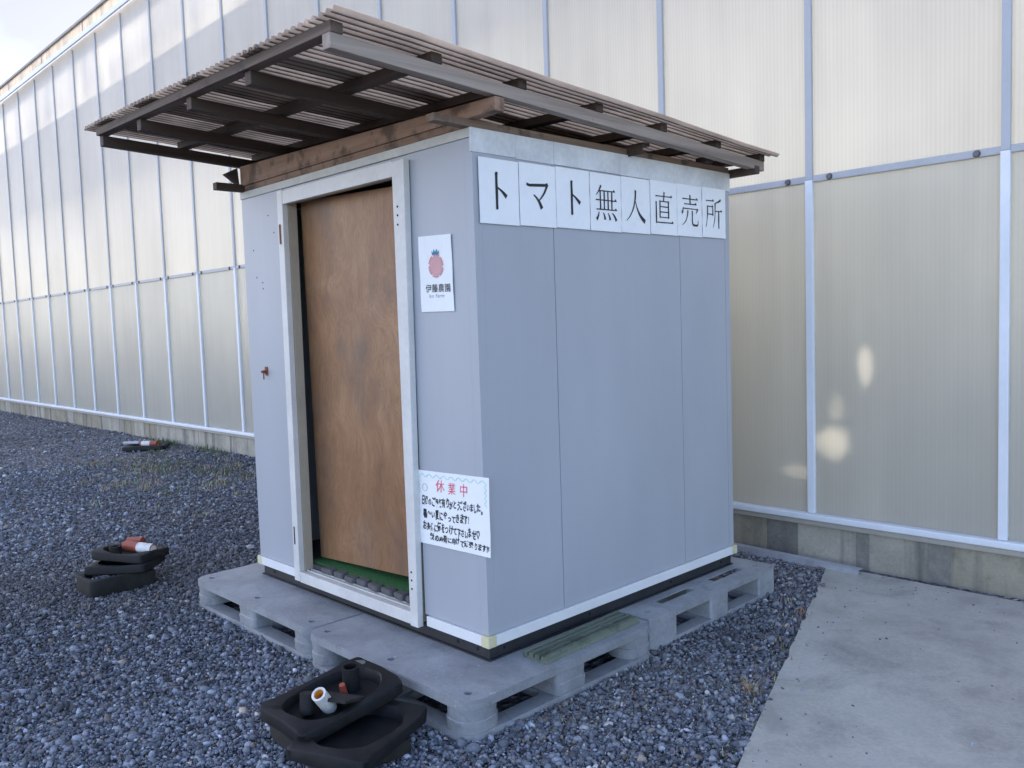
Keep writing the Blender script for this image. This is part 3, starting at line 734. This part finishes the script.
for i, y in enumerate((-.658, -.272, .128, .562, .995, 1.425, 1.824)):
    sp(MB().box(-1.894, y-.0225, -.035, .1495, y+.0225, -.0006, ROOF, .003), 'batten', 'fasc' if i == 0 else 'bat', roof)
zb = lambda x: 2.252-.0175*(x-.15)
sp(MB().box(-1.80, -.012, 2.1965, .148, .034, 2.2465, lambda x, y, z: (x, y, z+(.0265*(.15-x) if z > 2.22 else 0)), .003), 'front_beam', 'beam', roof)
sp(MB().box(WX+.045, -.004, 2.1685, -.047, .04, 2.196, None, .002), 'front_beam', 'beam', roof)
sp(MB().box(-.045, -.172, 2.1685, .0, 1.75, 2.196, None, .002), 'wall_plate', 'plate', roof)
sp(MB().box(WX, -.152, 2.1685, WX+.043, 1.75, 2.205, None, .002), 'wall_plate', 'raf', roof)
sp(MB().box(-1.75, .93, 2.1965, .085, .975, 2.212, None, .002), 'cross_beam', 'bat', roof)
sp(MB().box(-1.80, 1.752, 2.148, .152, 1.792, 2.187, None, .003), 'back_beam', 'bat', roof)
sp(MB().box(-.03, 1.50, 2.1965, .032, 1.56, 2.222, None, .002), 'packing_block', 'raf', roof)
sp(MB().box(-1.75, .92, 2.16, .085, .929, 2.2, None, .001), 'cross_beam', 'raf', roof)
# little dark wedge nailed under the left end of the front beam
sp(MB().add([(-1.852, -.085, 2.258), (-1.852, -.02, 2.292), (-1.852, -.013, 2.21), (-1.81, -.085, 2.258), (-1.81, -.02, 2.292), (-1.81, -.013, 2.21)],
            [(0, 1, 2), (5, 4, 3), (0, 3, 4, 1), (1, 4, 5, 2), (2, 5, 3, 0)]), 'bracket', 'raf', roof)

# ------------------------------------------------------------------ doorway contents
pl = MB()
c4 = [(-1.350, .070, 2.068), (-.435, .078, 2.034), (-.435, .112, .335), (-1.392, .112, .285)]
pl.add([(x, y, z) for x, y, z in c4]+[(x, y+.012, z) for x, y, z in c4], [(0, 1, 2, 3), (7, 6, 5, 4), (0, 4, 5, 1), (1, 5, 6, 2), (2, 6, 7, 3), (3, 7, 4, 0)])
ply = pl.build('plywood_board', M['ply']); tag(ply, 'tall brown plywood board closing the shed doorway', 'plywood board')
tf = MB(); n = 24
tf.box(-1.40, .062, .268, -.44, .40, .277, None, .002); turf = tf.build('turf_mat', M['turf']); tag(turf, 'green artificial turf mat on the floor in the doorway', 'turf mat')
bx = [(-1.20, .072), (-1.10, .075), (-1.0, .07), (-.905, .074), (-.805, .07), (-.705, .073), (-.61, .071), (-.515, .072)]
bpos = ['leftmost of the row', 'second from the left', 'third from the left', 'fourth from the left', 'fourth from the right', 'third from the right', 'second from the right', 'rightmost, by the right jamb']
for i, (x, y) in enumerate(bx):
    mb = MB(); w, h = random.uniform(.036, .046), random.uniform(.024, .03)
    rings = []
    for z, s in ((0, .94), (h*.5, 1.03), (h*.85, .95), (h, .8)):
        rings.append([(a*s*random.uniform(.97, 1.03), b*s*random.uniform(.96, 1.04), z) for a, b in rrect(-w, -.024, w, .024, .012, 3)])
    o = mb.loops(rings).build('grey_stone', M['block'], None, True); o.location = (x, y-.03, .2515 if y-.03 < .05 else .277); o.rotation_euler.z = R(random.uniform(-9, 9))
    tag(o, 'flat dark grey stone on the door sill, ' + bpos[i], 'stone', 'stones lined up along the door sill')
tl = MB(); tl.loops([[(-1.42+.02*math.sin(k_), .14+.02*k_*.3, .277+k_*.02), (-1.36, .13, .277+k_*.018), (-1.37, .16, .277+k_*.018), (-1.43, .17, .277+k_*.02)] for k_ in range(4)])
t_ = tl.build('plastic_scrap', M['teal']); tag(t_, 'small teal plastic scrap in the dark gap left of the plywood', 'plastic scrap')

# ------------------------------------------------------------------ writing
def ribbon(mb, pts, to, lift):
    """stroke of varying width: pts (u, v, width) in paper units"""
    P2 = [Vector((a, b)) for a, b, _ in pts]; n = len(P2); l, r = [], []
    for i in range(n):
        d = (P2[min(i+1, n-1)]-P2[max(i-1, 0)]); d.normalize(); nn = Vector((-d.y, d.x))*pts[i][2]/2; l.append(P2[i]+nn); r.append(P2[i]-nn)
    o = [to(*p, lift) for p in l]+[to(*p, lift) for p in r]; mb.add(o, [(i, i+1, n+i+1, n+i) for i in range(n-1)])
def Hs(x0, x1, y, w=.024):  # thin horizontal with the small triangular stop at its right end
    return [[(x0, y-.004, w*1.5), (x0+.04, y, w), (x1-.09, y+.006, w), (x1-.085, y+.007, w)], [(x1-.09, y+.012, w), (x1-.05, y+.03, .06), (x1, y-.002, .02)]]
def Vs(x, y0, y1, w=.062): return [[(x-.025, y0+.025, .02), (x, y0, w*1.25), (x, y0-.06, w), (x, y1+.02, w), (x+.004, y1, w*.7)]]
def arc(p0, p1, p2, w0, w1, n=9):
    out = []
    for i in range(n):
        t = i/(n-1); out.append(((1-t)**2*p0[0]+2*t*(1-t)*p1[0]+t*t*p2[0], (1-t)**2*p0[1]+2*t*(1-t)*p1[1]+t*t*p2[1], w0+(w1-w0)*t))
    return [out]
TO = Vs(.42, .95, .05, .075)+arc((.44, .60), (.62, .52), (.76, .38), .03, .085)
MA = [[(.08, .78, .05), (.2, .755, .055), (.80, .80, .055), (.86, .815, .08), (.90, .78, .03)]]+arc((.86, .80), (.74, .52), (.50, .36), .07, .025)+arc((.34, .52), (.55, .40), (.64, .18), .03, .09)
MU = arc((.27, .98), (.20, .82), (.05, .70), .06, .015)+Hs(.20, .90, .83)+Hs(.04, .97, .57)+Hs(.06, .97, .31)
for x in (.24, .41, .58, .75): MU += [[(x, .83, .05), (x, .31, .05)]]
MU += arc((.17, .24), (.14, .1), (.06, .02), .03, .075)+arc((.36, .22), (.42, .14), (.43, .03), .025, .075)+arc((.57, .22), (.64, .14), (.66, .03), .025, .075)+arc((.76, .23), (.90, .14), (.94, .02), .025, .085)
JIN = arc((.50, .95), (.50, .35), (.05, .04), .07, .016, 12)+arc((.50, .62), (.58, .25), (.95, .05), .02, .10, 12)
CHOKU = Hs(.08, .94, .85)+arc((.53, .99), (.51, .85), (.48, .70), .06, .04, 5)+Vs(.30, .70, .19, .05)+Vs(.74, .70, .19, .055)+[[(.3, y, .024), (.74, y, .024)] for y in (.70, .54, .38, .22)]+Vs(.11, .66, .03, .055)+Hs(.11, .99, .06, .026)
BAI = Vs(.5, .97, .70, .055)+Hs(.08, .94, .86)+Hs(.18, .86, .70)+arc((.12, .60), (.12, .5), (.05, .40), .025, .07, 5)+[[(.11, .56, .024), (.90, .56, .024)]]+arc((.92, .58), (.90, .50), (.82, .42), .07, .015, 5)+arc((.37, .50), (.37, .18), (.05, .03), .055, .015, 9)+[[(.62, .50, .05), (.62, .12, .05), (.65, .07, .05), (.72, .05, .05), (.88, .05, .05), (.93, .08, .045), (.95, .22, .015)]]
SHO = Hs(.04, .50, .88)+arc((.13, .72), (.14, .30), (.03, .03), .055, .02, 9)+[[(.13, .70, .024), (.44, .70, .024)], [(.13, .45, .024), (.44, .45, .024)]]+Vs(.44, .72, .40, .05)+arc((.92, .95), (.78, .86), (.57, .82), .06, .02, 5)+arc((.58, .83), (.60, .30), (.45, .02), .055, .015, 9)+Hs(.58, .99, .56)+Vs(.79, .56, .0, .055)
CH = [('ト', TO, 'katakana TO, first sheet of the row at the near corner'), ('マ', MA, 'katakana MA, second sheet from the near corner'), ('ト', TO, 'katakana TO, third sheet, right of MA'),
      ('無', MU, 'kanji with four dots below, fourth sheet of the row'), ('人', JIN, 'two stroke kanji for person, fifth sheet of the row'), ('直', CHOKU, 'kanji 直, sixth sheet of the row'),
      ('売', BAI, 'kanji 売, second sheet from the far end'), ('所', SHO, 'kanji 所, last sheet at the far end')]
PS, PY0, PZ1, PH = .21, .0228, 2.0702, .2445
def curved(u, v): return .0012*math.sin(u*14+v*9)
for i, (chh, strokes, txt) in enumerate(CH):
    ya, yb = PY0+i*PS+.0012, PY0+(i+1)*PS-.0012; zt = PZ1-.009+.011*i/4+random.uniform(-.002, .002); xo = .0065+.0006*(i % 2)
    def pp(u, v, lift, ya=ya, yb=yb, zt=zt, xo=xo): return (xo+lift+abs(curved(u, v+i)), ya+(yb-ya)*u, zt-PH*(1-v))
    mb = MB(); n = 7; vs = [pp(a/(n-1), b/(n-1), 0) for b in range(n) for a in range(n)]
    mb.add(vs, [(b*n+a, b*n+a+1, (b+1)*n+a+1, (b+1)*n+a) for b in range(n-1) for a in range(n-1)])
    root = thing('paper_sign', (.006, (ya+yb)/2, zt-PH), 'white paper sheet lettered with ' + txt, 'paper sign', 'lettered sheets along the shed side')
    mb.build('paper', M['paper'], root)
    ib = MB(); cs = .152; uo = (.21-cs)/2/.21+random.uniform(-.015, .015); vo = .19+random.uniform(-.01, .01)
    for s in strokes:
        dense = []
        for a, b in zip(s[:-1], s[1:]):
            k_ = max(1, int(math.hypot(b[0]-a[0], b[1]-a[1])/.12))
            dense += [tuple(a[q_]+(b[q_]-a[q_])*t/k_ for q_ in range(3)) for t in range(k_)]
        dense.append(s[-1])
        ribbon(ib, [(uo+a*cs/.21, vo+b*cs/PH, w*cs/.18) for a, b, w in dense], pp, .0012)
    ib.build('lettering', M['ink'], root)

def text_mesh(s, size, jitter=0, seed=1, bold=0):
    """text as a flat mesh in the xy plane, one entry per character, loosely written when jitter > 0"""
    r_ = random.Random(seed); x = 0; vs, fs = [], []
    for chh in s:
        cu = bpy.data.curves.new('t', 'FONT'); cu.body = chh; cu.size = size; cu.offset = bold; cu.resolution_u = 2
        ob = bpy.data.objects.new('t', cu); COL.objects.link(ob); bpy.context.view_layer.update()
        me = bpy.data.meshes.new_from_object(ob.evaluated_get(bpy.context.evaluated_depsgraph_get()))
        co = [v.co.copy() for v in me.vertices]; pf = [tuple(p.vertices) for p in me.polygons]
        bpy.data.objects.remove(ob); bpy.data.curves.remove(cu); bpy.data.meshes.remove(me)
        w = max([c.x for c in co], default=size*.3)
        a = r_.uniform(-1, 1)*jitter*.25; sx = 1+r_.uniform(-1, 1)*jitter*.3; sy = 1+r_.uniform(-1, 1)*jitter*.3; dy = r_.uniform(-1, 1)*jitter*size*.16; shx = r_.uniform(-.1, .35)*jitter
        o = len(vs)
        for c in co:
            px, py = c.x*sx, c.y*sy; px += py*shx; wob = jitter*size*.03
            vs.append((x+px*math.cos(a)-py*math.sin(a)+wob*math.sin(py/size*9+o), px*math.sin(a)+py*math.cos(a)+dy+wob*math.sin(px/size*8+o)))
        fs += [tuple(i+o for i in f) for f in pf]; x += (w*sx+size*.06) if ord(chh) < 0x2000 else max(w*sx, size*.55)+size*.07
    return vs, fs, x
def quad_map(c4):   # tl, tr, br, bl in (x, z)
    tl, tr_, br, bl = [Vector(p) for p in c4]
    def f(u, v, lift): p = (tl*(1-u)+tr_*u)*v+(bl*(1-u)+br*u)*(1-v); return (p.x, -.0055-lift, p.y)
    return f
def put_text(mb, s, f, u0, u1, v0, hgt, asp, jitter, seed, bold=0):
    vs, fs, w = text_mesh(s, 1, jitter, seed, bold); k_ = (u1-u0)/w
    mb.add([f(u0+a*k_, v0+b*hgt, .0012) for a, b in vs], fs)
def paper_sheet(name, f, root, mat, n=8, wav=.0012):
    mb = MB(); vs = [f(a/(n-1), b/(n-1), wav*math.sin(a*2.1+b*1.3)*.8) for b in range(n) for a in range(n)]
    mb.add(vs, [(b*n+a, b*n+a+1, (b+1)*n+a+1, (b+1)*n+a) for b in range(n-1) for a in range(n-1)]); return mb.build(name, mat, root)
# farm poster
f1 = quad_map([(-.334, 1.797), (-.130, 1.789), (-.126, 1.494), (-.329, 1.497)])
ps = thing('poster', (-.23, -.006, 1.494), 'white poster with a pink crowned tomato and farm name right of the doorway', 'poster')
paper_sheet('paper', f1, ps, M['paper'], 9, .0015)
lg = MB(); cx, cy, rx, ry = .52, .60, .225, .155
for k_ in range(36):
    a0 = 2*math.pi*k_/36; a1 = a0+2*math.pi*.93/36
    if k_ % 6 == 5: continue
    lg.add([f1(cx+rx*r_*math.cos(a), cy+ry*r_*math.sin(a), .002) for a, r_ in ((a0, 1), (a1, 1), (a1, .86), (a0, .86))], [(0, 1, 2, 3)])
lg.build('tomato_ring', M['logo_red'], ps)
lp = MB(); lp.add([f1(cx, cy, .0018)]+[f1(cx+rx*.84*math.cos(2*math.pi*k_/28), cy+ry*.84*math.sin(2*math.pi*k_/28), .0018) for k_ in range(28)], [(0, k_+1, (k_+1) % 28+1) for k_ in range(28)])
lp.build('tomato_print', M['logo_pale'], ps)
cr = MB(); cr.add([f1(u, v, .0022) for u, v in ((.42, .745), (.41, .80), (.455, .772), (.475, .822), (.52, .778), (.565, .822), (.585, .772), (.63, .80), (.62, .745))], [tuple(range(9))]); cr.build('crown_print', M['blue_ink'], ps)
tx = MB(); put_text(tx, '伊藤農園', f1, .17, .93, .265, .115, 1, 0, 3, .01); tx.build('lettering', M['soft_ink'], ps)
tx = MB(); put_text(tx, 'ito farm', f1, .27, .74, .185, .07, 1, 0, 3); tx.build('small_lettering', M['grey_ink'], ps)
# handwritten notice
f2 = quad_map([(-.402, .851), (.038, .863), (.034, .556), (-.41, .547)])
no = thing('notice', (-.19, -.006, .547), 'handwritten white notice with red heading low on the front wall corner', 'notice')
paper_sheet('paper', f2, no, M['paper'])
tx = MB(); put_text(tx, '休 業 中', f2, .27, .72, .735, .17, 1, .35, 5, .0); tx.build('red_heading', M['red_ink'], no)
tx = MB()
put_text(tx, '日頃のご愛顧有りがとうございました。', f2, .06, .92, .545, .125, 1, .6, 11, .03)
put_text(tx, '暑〜い夏にやってきます!', f2, .08, .73, .375, .125, 1, .6, 12, .03)
put_text(tx, 'お身体に気をつけて下さいませ♡', f2, .07, .87, .20, .125, 1, .6, 13, .03)
put_text(tx, '秋の出荷に向けて頑張ります!!', f2, .17, .985, .075, .095, 1, .6, 14, .035)
tx.build('handwriting', M['ink'], no)
wv = MB()
ribbon(wv, [(.05+.9*i/60, .935+.022*math.sin(i*.9), .011) for i in range(61)], f2, .0012)
ribbon(wv, [(.955+.012*math.sin(i*.9), .93-.3*i/30, .009) for i in range(31)], f2, .0012); ribbon(wv, [(.035+.010*math.sin(i*.9), .93-.25*i/30, .008) for i in range(31)], f2, .0012)
wv.build('pen_border', M['teal_pen'], no)
fl = MB()
ribbon(fl, [(.115+.035*math.cos(i*.5), .77+.05*math.sin(i*.5), .006) for i in range(14)], f2, .0012); fl.build('flower_doodle', M['grey_ink'], no)

# ------------------------------------------------------------------ loose things
def local(dx, dy, ang):
    pass
# grooved mossy board on the pallet: profile swept along its length
prof = [(-.062, 0)]
for i in range(4):
    a = -.06+i*.031; prof += [(a, .022), (a+.003, .027), (a+.019, .027), (a+.022, .022), (a+.023, .009), (a+.029, .009)] if i < 3 else [(a, .022), (a+.003, .027), (a+.021, .027), (a+.024, .022)]
prof += [(.066, 0)]
mb = MB(); nl = 26; rings = []
for i in range(nl):
    y = -.295+.59*i/(nl-1); rings.append([(x+.0012*math.sin(i*1.7+x*60), y, z+(.0015*math.sin(i*2.3+x*90) if z > 0 else 0)) for x, z in prof])
o = mb.loops(rings).build('grooved_board', M['moss']); o.location = (.112, .42, .1408); o.rotation_euler.z = R(1.5)
tag(o, 'mossy grey board with lengthwise grooves lying on the front right pallet', 'board')
# steel angle bar at the foot of the greenhouse
A_, B_ = Vector((-.80, 2.463, .004)), Vector((.385, 2.405, .012)); d = (B_-A_); ln = d.length; ang = math.atan2(d.y, d.x)
mb = MB(); mb.box(-ln/2, -.025, .022, ln/2, .025, .026, None, .001); mb.box(-ln/2, -.025, -.02, ln/2, -.021, .0215, None, .001)
o = mb.build('angle_bar', M['bar']); o.location = (A_+B_)/2; o.rotation_euler.z = ang; tag(o, 'long grey steel angle bar lying at the foot of the greenhouse', 'steel bar')

def sup(n, ax, ay, e, z, k_=48):
    out = []
    for i in range(k_):
        a = 2*math.pi*i/k_; c, s = math.cos(a), math.sin(a)
        out.append((ax*math.copysign(abs(c)**(2/e), c), ay*math.copysign(abs(s)**(2/e), s), z))
    return out
def post_base(h, well, label, mat, filled=False, rim=True, size=(.215, .153)):
    """rubber foot of a road delineator: rounded block with an oval well"""
    a, b = size; root = thing_local('rubber_weight', (0, 0, 0), (0, 0, 0), label, 'rubber base', 'black rubber post bases')
    oa, ob = a*well, b*well
    rings = [sup(0, a*.97, b*.96, 12, 0), sup(0, a, b, 12, h*.12), sup(0, a, b, 12, h*.86), sup(0, a*.985, b*.98, 12, h*.97), sup(0, a*.965, b*.95, 11, h)]
    rings += [sup(0, oa*1.03, ob*1.03, 2.8, h), sup(0, oa, ob, 2.8, h-.004), sup(0, oa*.95, ob*.95, 2.8, max(.012, h-.04)), sup(0, oa*.9, ob*.9, 2.8, max(.010, h-.05))]
    r_ = random.Random(len(label)*7+int(h*1e4)); ph = [r_.uniform(0, 6.28) for _ in range(6)]
    def worn(p):
        x, y, z = p; k_ = .0035
        return (x+k_*math.sin(y*31+ph[0])+.0016*math.sin(y*90+z*80+ph[1]), y+k_*math.sin(x*27+ph[2])+.0016*math.sin(x*95+z*70+ph[3]),
                z+(z/h)*(.004*math.sin(x*16+ph[4])+.004*math.sin(y*21+ph[5])-.10*max(0, abs(x*y)-.018)))
    MB().loops([[worn(p) for p in r] for r in rings]).build('body', M[mat], root, True)
    return root
def put(o, loc, rz, rx=0, ry=0): o.location = loc; o.rotation_euler = (R(rx), R(ry), R(rz)); return o
# foreground pile, beside the near pallet
b3 = put(post_base(.06, .62, 'dusty black rubber post base at the bottom of the near pile beside the pallet', 'rubber_dust'), (-.135, -.60, -.004), -4); b3.scale = (1.12, 1.05, 1)
b2 = put(post_base(.048, .78, 'black rubber post base in the middle of the near pile, slid to the right', 'rubber'), (.005, -.60, .058), 112, 0, 1.0)
b1 = put(post_base(.05, .80, 'black rubber post base on top of the near pile, holding broken post stubs', 'rubber'), (-.183, -.58, .112), 93, 5, -6); b1.scale = (1.015, .93, 1)
dz = .132
du = MB(); du.add([(.178, -.06, .0506), (.196, -.03, .0506), (.203, .10, .0506), (.18, .125, .0506), (.182, .05, .0506)], [(0, 1, 2, 3, 4)])
du.build('dusty_patch', M['dust'], b1)
def stub(name, p0, p1, r, mat, label, cat, inner=None, group=None, inmat=None, floor=None, bands=()):
    root = thing(name, p0, label, cat, group); mb = MB().tube(p0, p1, r, None, 24, inner, floor); mb.build('sleeve', M[mat], root, True)
    P0, P1 = Vector(p0), Vector(p1); dv = (P1-P0).normalized()
    if inmat: MB().tube(P1-dv*(floor*.9), P1-dv*.003, inner*.985, inner*.985, 24, inner*.93, floor*.8).build('inner_tube', M[inmat], root, True)
    for t0, t1, m_ in bands: MB().tube(P0+(P1-P0)*t0, P0+(P1-P0)*t1, r*1.012, r*1.012, 24).build('band', M[m_], root, True)
    return root
stub('pipe_stub', (-.208, -.488, .125), (-.202, -.495, .222), .031, 'rubber', 'black hollow pipe stub standing upright at the back of the near base', 'pipe stub', .024, None, None, .05)
stub('post_stub', (-.158, -.612, .122), (-.134, -.668, .197), .026, 'white_band', 'broken white post stub with amber inside lying in the near base', 'post stub', .018, None, 'amber', .03)
stub('pipe_stub', (-.178, -.69, .122), (-.186, -.68, .19), .026, 'rubber', 'solid black pipe stub left of the white stub in the near base', 'pipe stub')
MB_ = MB().box(-.055, -.095, -.006, .055, .095, .006, None, .004); o = MB_.build('rubber_plate', M['rubber_dust']); o.location = (-.15, -.60, .158); o.rotation_euler = (R(-4), R(14), R(108)); tag(o, 'flat dark grey plate lying across the well of the near base', 'plate')
MB_ = MB().tube((-.19, -.53, .13), (-.183, -.545, .176), .013, .011, 12); o = MB_.build('reflector_scrap', M['orange']); tag(o, 'small red plastic scrap beside the upright pipe stub in the near base', 'plastic scrap')
# left pile
c3 = put(post_base(.105, .86, 'black rubber post base filled with gravel, bottom of the left pile', 'rubber_dust'), (-2.735, -.485, -.018), 92, 1, 2); c3.scale = (.86, .86, 1); c3.location.x += .02; c3.location.y += .03
st_n = 110; aa = rng.uniform(0, 2*math.pi, st_n); rr_ = np.sqrt(rng.random(st_n)); px_ = .1*rr_*np.cos(aa); py_ = .15*rr_*np.sin(aa)
c2 = put(post_base(.048, .78, 'black rubber post base in the middle of the left pile', 'rubber'), (-2.74, -.385, .089), 42, 2, -2); c2.scale = (.86, .86, 1)
c1 = put(post_base(.05, .80, 'black rubber post base on top of the left pile, holding an orange post stub', 'rubber'), (-2.745, -.355, .144), 30, -2, 2); c1.scale = (.84, .84, 1)
stub('pipe_stub', (-2.76, -.43, .155), (-2.76, -.435, .222), .032, 'rubber', 'short black pipe stub beside the orange stub in the left pile', 'pipe stub', .024, None, None, .04)
stub('post_stub', (-2.80, -.36, .205), (-2.60, -.275, .199), .030, 'orange', 'orange red post stub with white end band lying on the left pile', 'post stub', .024, None, 'amber', .05, [(.5, .995, 'white_band')])
o = MB().tube((-2.86, -.32, .215), (-2.77, -.27, .218), .024, .024, 16).build('post_stub', M['orange'], None, True); tag(o, 'second short orange red stub lying behind the banded one on the left pile', 'post stub')
# far base near the greenhouse
d1 = put(post_base(.05, .78, 'single black rubber post base lying far off near the greenhouse wall', 'rubber'), (-8.72, 1.98, 0.0), 55); d1.scale = (1.2, 1.2, 1)
stub('post_stub', (-8.80, 1.95, .06), (-8.58, 2.08, .065), .036, 'orange', 'orange red post stub with white band lying on the far base', 'post stub', .026, None, 'amber', .05, [(.1, .6, 'white_band')])
o = MB().box(-.11, -.03, 0, .11, .03, .03, None, .008).build('grey_stub', M['bar']); o.location = (-8.98, 1.9, .052); o.rotation_euler.z = R(40); tag(o, 'pale grey broken piece lying on the far base', 'broken piece')
# stones inside the bottom base of the left pile
Pz = np.stack([-2.715+px_, -.455+py_, np.full(st_n, .066)], 1); kk = stones('gravel_fill', Pz, .012*np.exp(rng.normal(0, .3, st_n)), stone_cols(st_n), M['stone']); tag(kk, 'gravel filling the bottom base of the left pile', 'gravel', kind='stuff')

# ------------------------------------------------------------------ light, sky, camera

world = bpy.data.worlds.new('World'); scene.world = world; world.use_nodes = True
nt = world.node_tree; nt.nodes.clear(); wo = nt.nodes.new('ShaderNodeOutputWorld'); bg = nt.nodes.new('ShaderNodeBackground')
sky = nt.nodes.new('ShaderNodeTexSky'); sky.sky_type = 'NISHITA'; sky.sun_disc = False; sky.sun_elevation = R(EL); sky.sun_rotation = R(AZ); sky.air_density = 1.0; sky.dust_density = 1.0; sky.ozone_density = 2.0
tc = nt.nodes.new('ShaderNodeTexCoord'); mp = nt.nodes.new('ShaderNodeMapping'); mp.inputs['Scale'].default_value = (1, 1, 2.6); L(nt, tc.outputs['Generated'], mp.inputs['Vector'])
cl = noise(nt, mp.outputs['Vector'], 2.3, 7, .55, .3)
cf = ramp(nt, cl, [(.32, g(.62)), (.6, g(1))])
hs = N(nt, 'ShaderNodeHueSaturation'); hs.inputs['Saturation'].default_value = .3; L(nt, sky.outputs[0], hs.inputs['Color'])
sy_ = N(nt, 'ShaderNodeSeparateXYZ'); L(nt, tc.outputs['Generated'], sy_.inputs[0])
vr = N(nt, 'ShaderNodeMapRange', interpolation_type='SMOOTHSTEP'); L(nt, sy_.outputs[1], vr.inputs[0]); vr.inputs[1].default_value = -.25; vr.inputs[2].default_value = .2; vr.inputs[3].default_value = 1.2; vr.inputs[4].default_value = .26; L(nt, vr.outputs[0], hs.inputs['Value'])   # sky brightened before the wall to light the shed front, dimmed towards the sun
sx_ = N(nt, 'ShaderNodeSeparateXYZ'); L(nt, tc.outputs['Generated'], sx_.inputs[0])
side = N(nt, 'ShaderNodeMapRange', interpolation_type='SMOOTHSTEP'); L(nt, sx_.outputs[0], side.inputs[0])
side.inputs[1].default_value = .25; side.inputs[2].default_value = -.6; side.inputs[3].default_value = .06; side.inputs[4].default_value = .95   # the cloud bank stands to the left
mc = mixc(nt, math_(nt, 'MULTIPLY', cf, side.outputs[0]), sky.outputs[0], hs.outputs[0])
mc = mixc(nt, 1, mc, (1.045, .99, 1.06), 'MULTIPLY'); L(nt, mc, bg.inputs['Color']); bg.inputs['Strength'].default_value = .15; L(nt, bg.outputs[0], wo.inputs[0])
sl_ = bpy.data.lights.new('sun', 'SUN'); sl_.energy = 4.8; sl_.angle = R(.6); sl_.color = (1, .90, .76)
so = bpy.data.objects.new('sun', sl_); COL.objects.link(so)
sdir = Vector((math.sin(R(AZ))*math.cos(R(EL)), math.cos(R(AZ))*math.cos(R(EL)), math.sin(R(EL))))
so.rotation_euler = sdir.to_track_quat('Z', 'Y').to_euler(); so.location = (0, 20, 20)

cd = bpy.data.cameras.new('camera'); cam = bpy.data.objects.new('camera', cd); COL.objects.link(cam)
cd.sensor_width = 36; cd.lens = 849.72/1024*36; cd.clip_start = .05; cd.clip_end = 1000
rt_ = Vector((0.69377307, 0.71945128, -0.03269214)); up_ = Vector((-0.02749387, 0.07181839, 0.99703872)); fw_ = Vector((-0.71966868, 0.69081978, -0.06960616))
cam.matrix_world = Matrix(((rt_.x, up_.x, -fw_.x, 2.38677684), (rt_.y, up_.y, -fw_.y, -2.12306858), (rt_.z, up_.z, -fw_.z, 1.43462891), (0, 0, 0, 1)))
scene.camera = cam
vs_ = scene.view_settings; vs_.view_transform = 'Standard'; vs_.look = 'None'; vs_.exposure = 1.87; vs_.gamma = 1; vs_.use_curve_mapping = False
scene.render.engine = 'CYCLES'; cy_ = scene.cycles; cy_.use_denoising = True; cy_.max_bounces = 8; cy_.diffuse_bounces = 4; cy_.glossy_bounces = 3; cy_.transmission_bounces = 5; cy_.transparent_max_bounces = 8; cy_.sample_clamp_indirect = 6
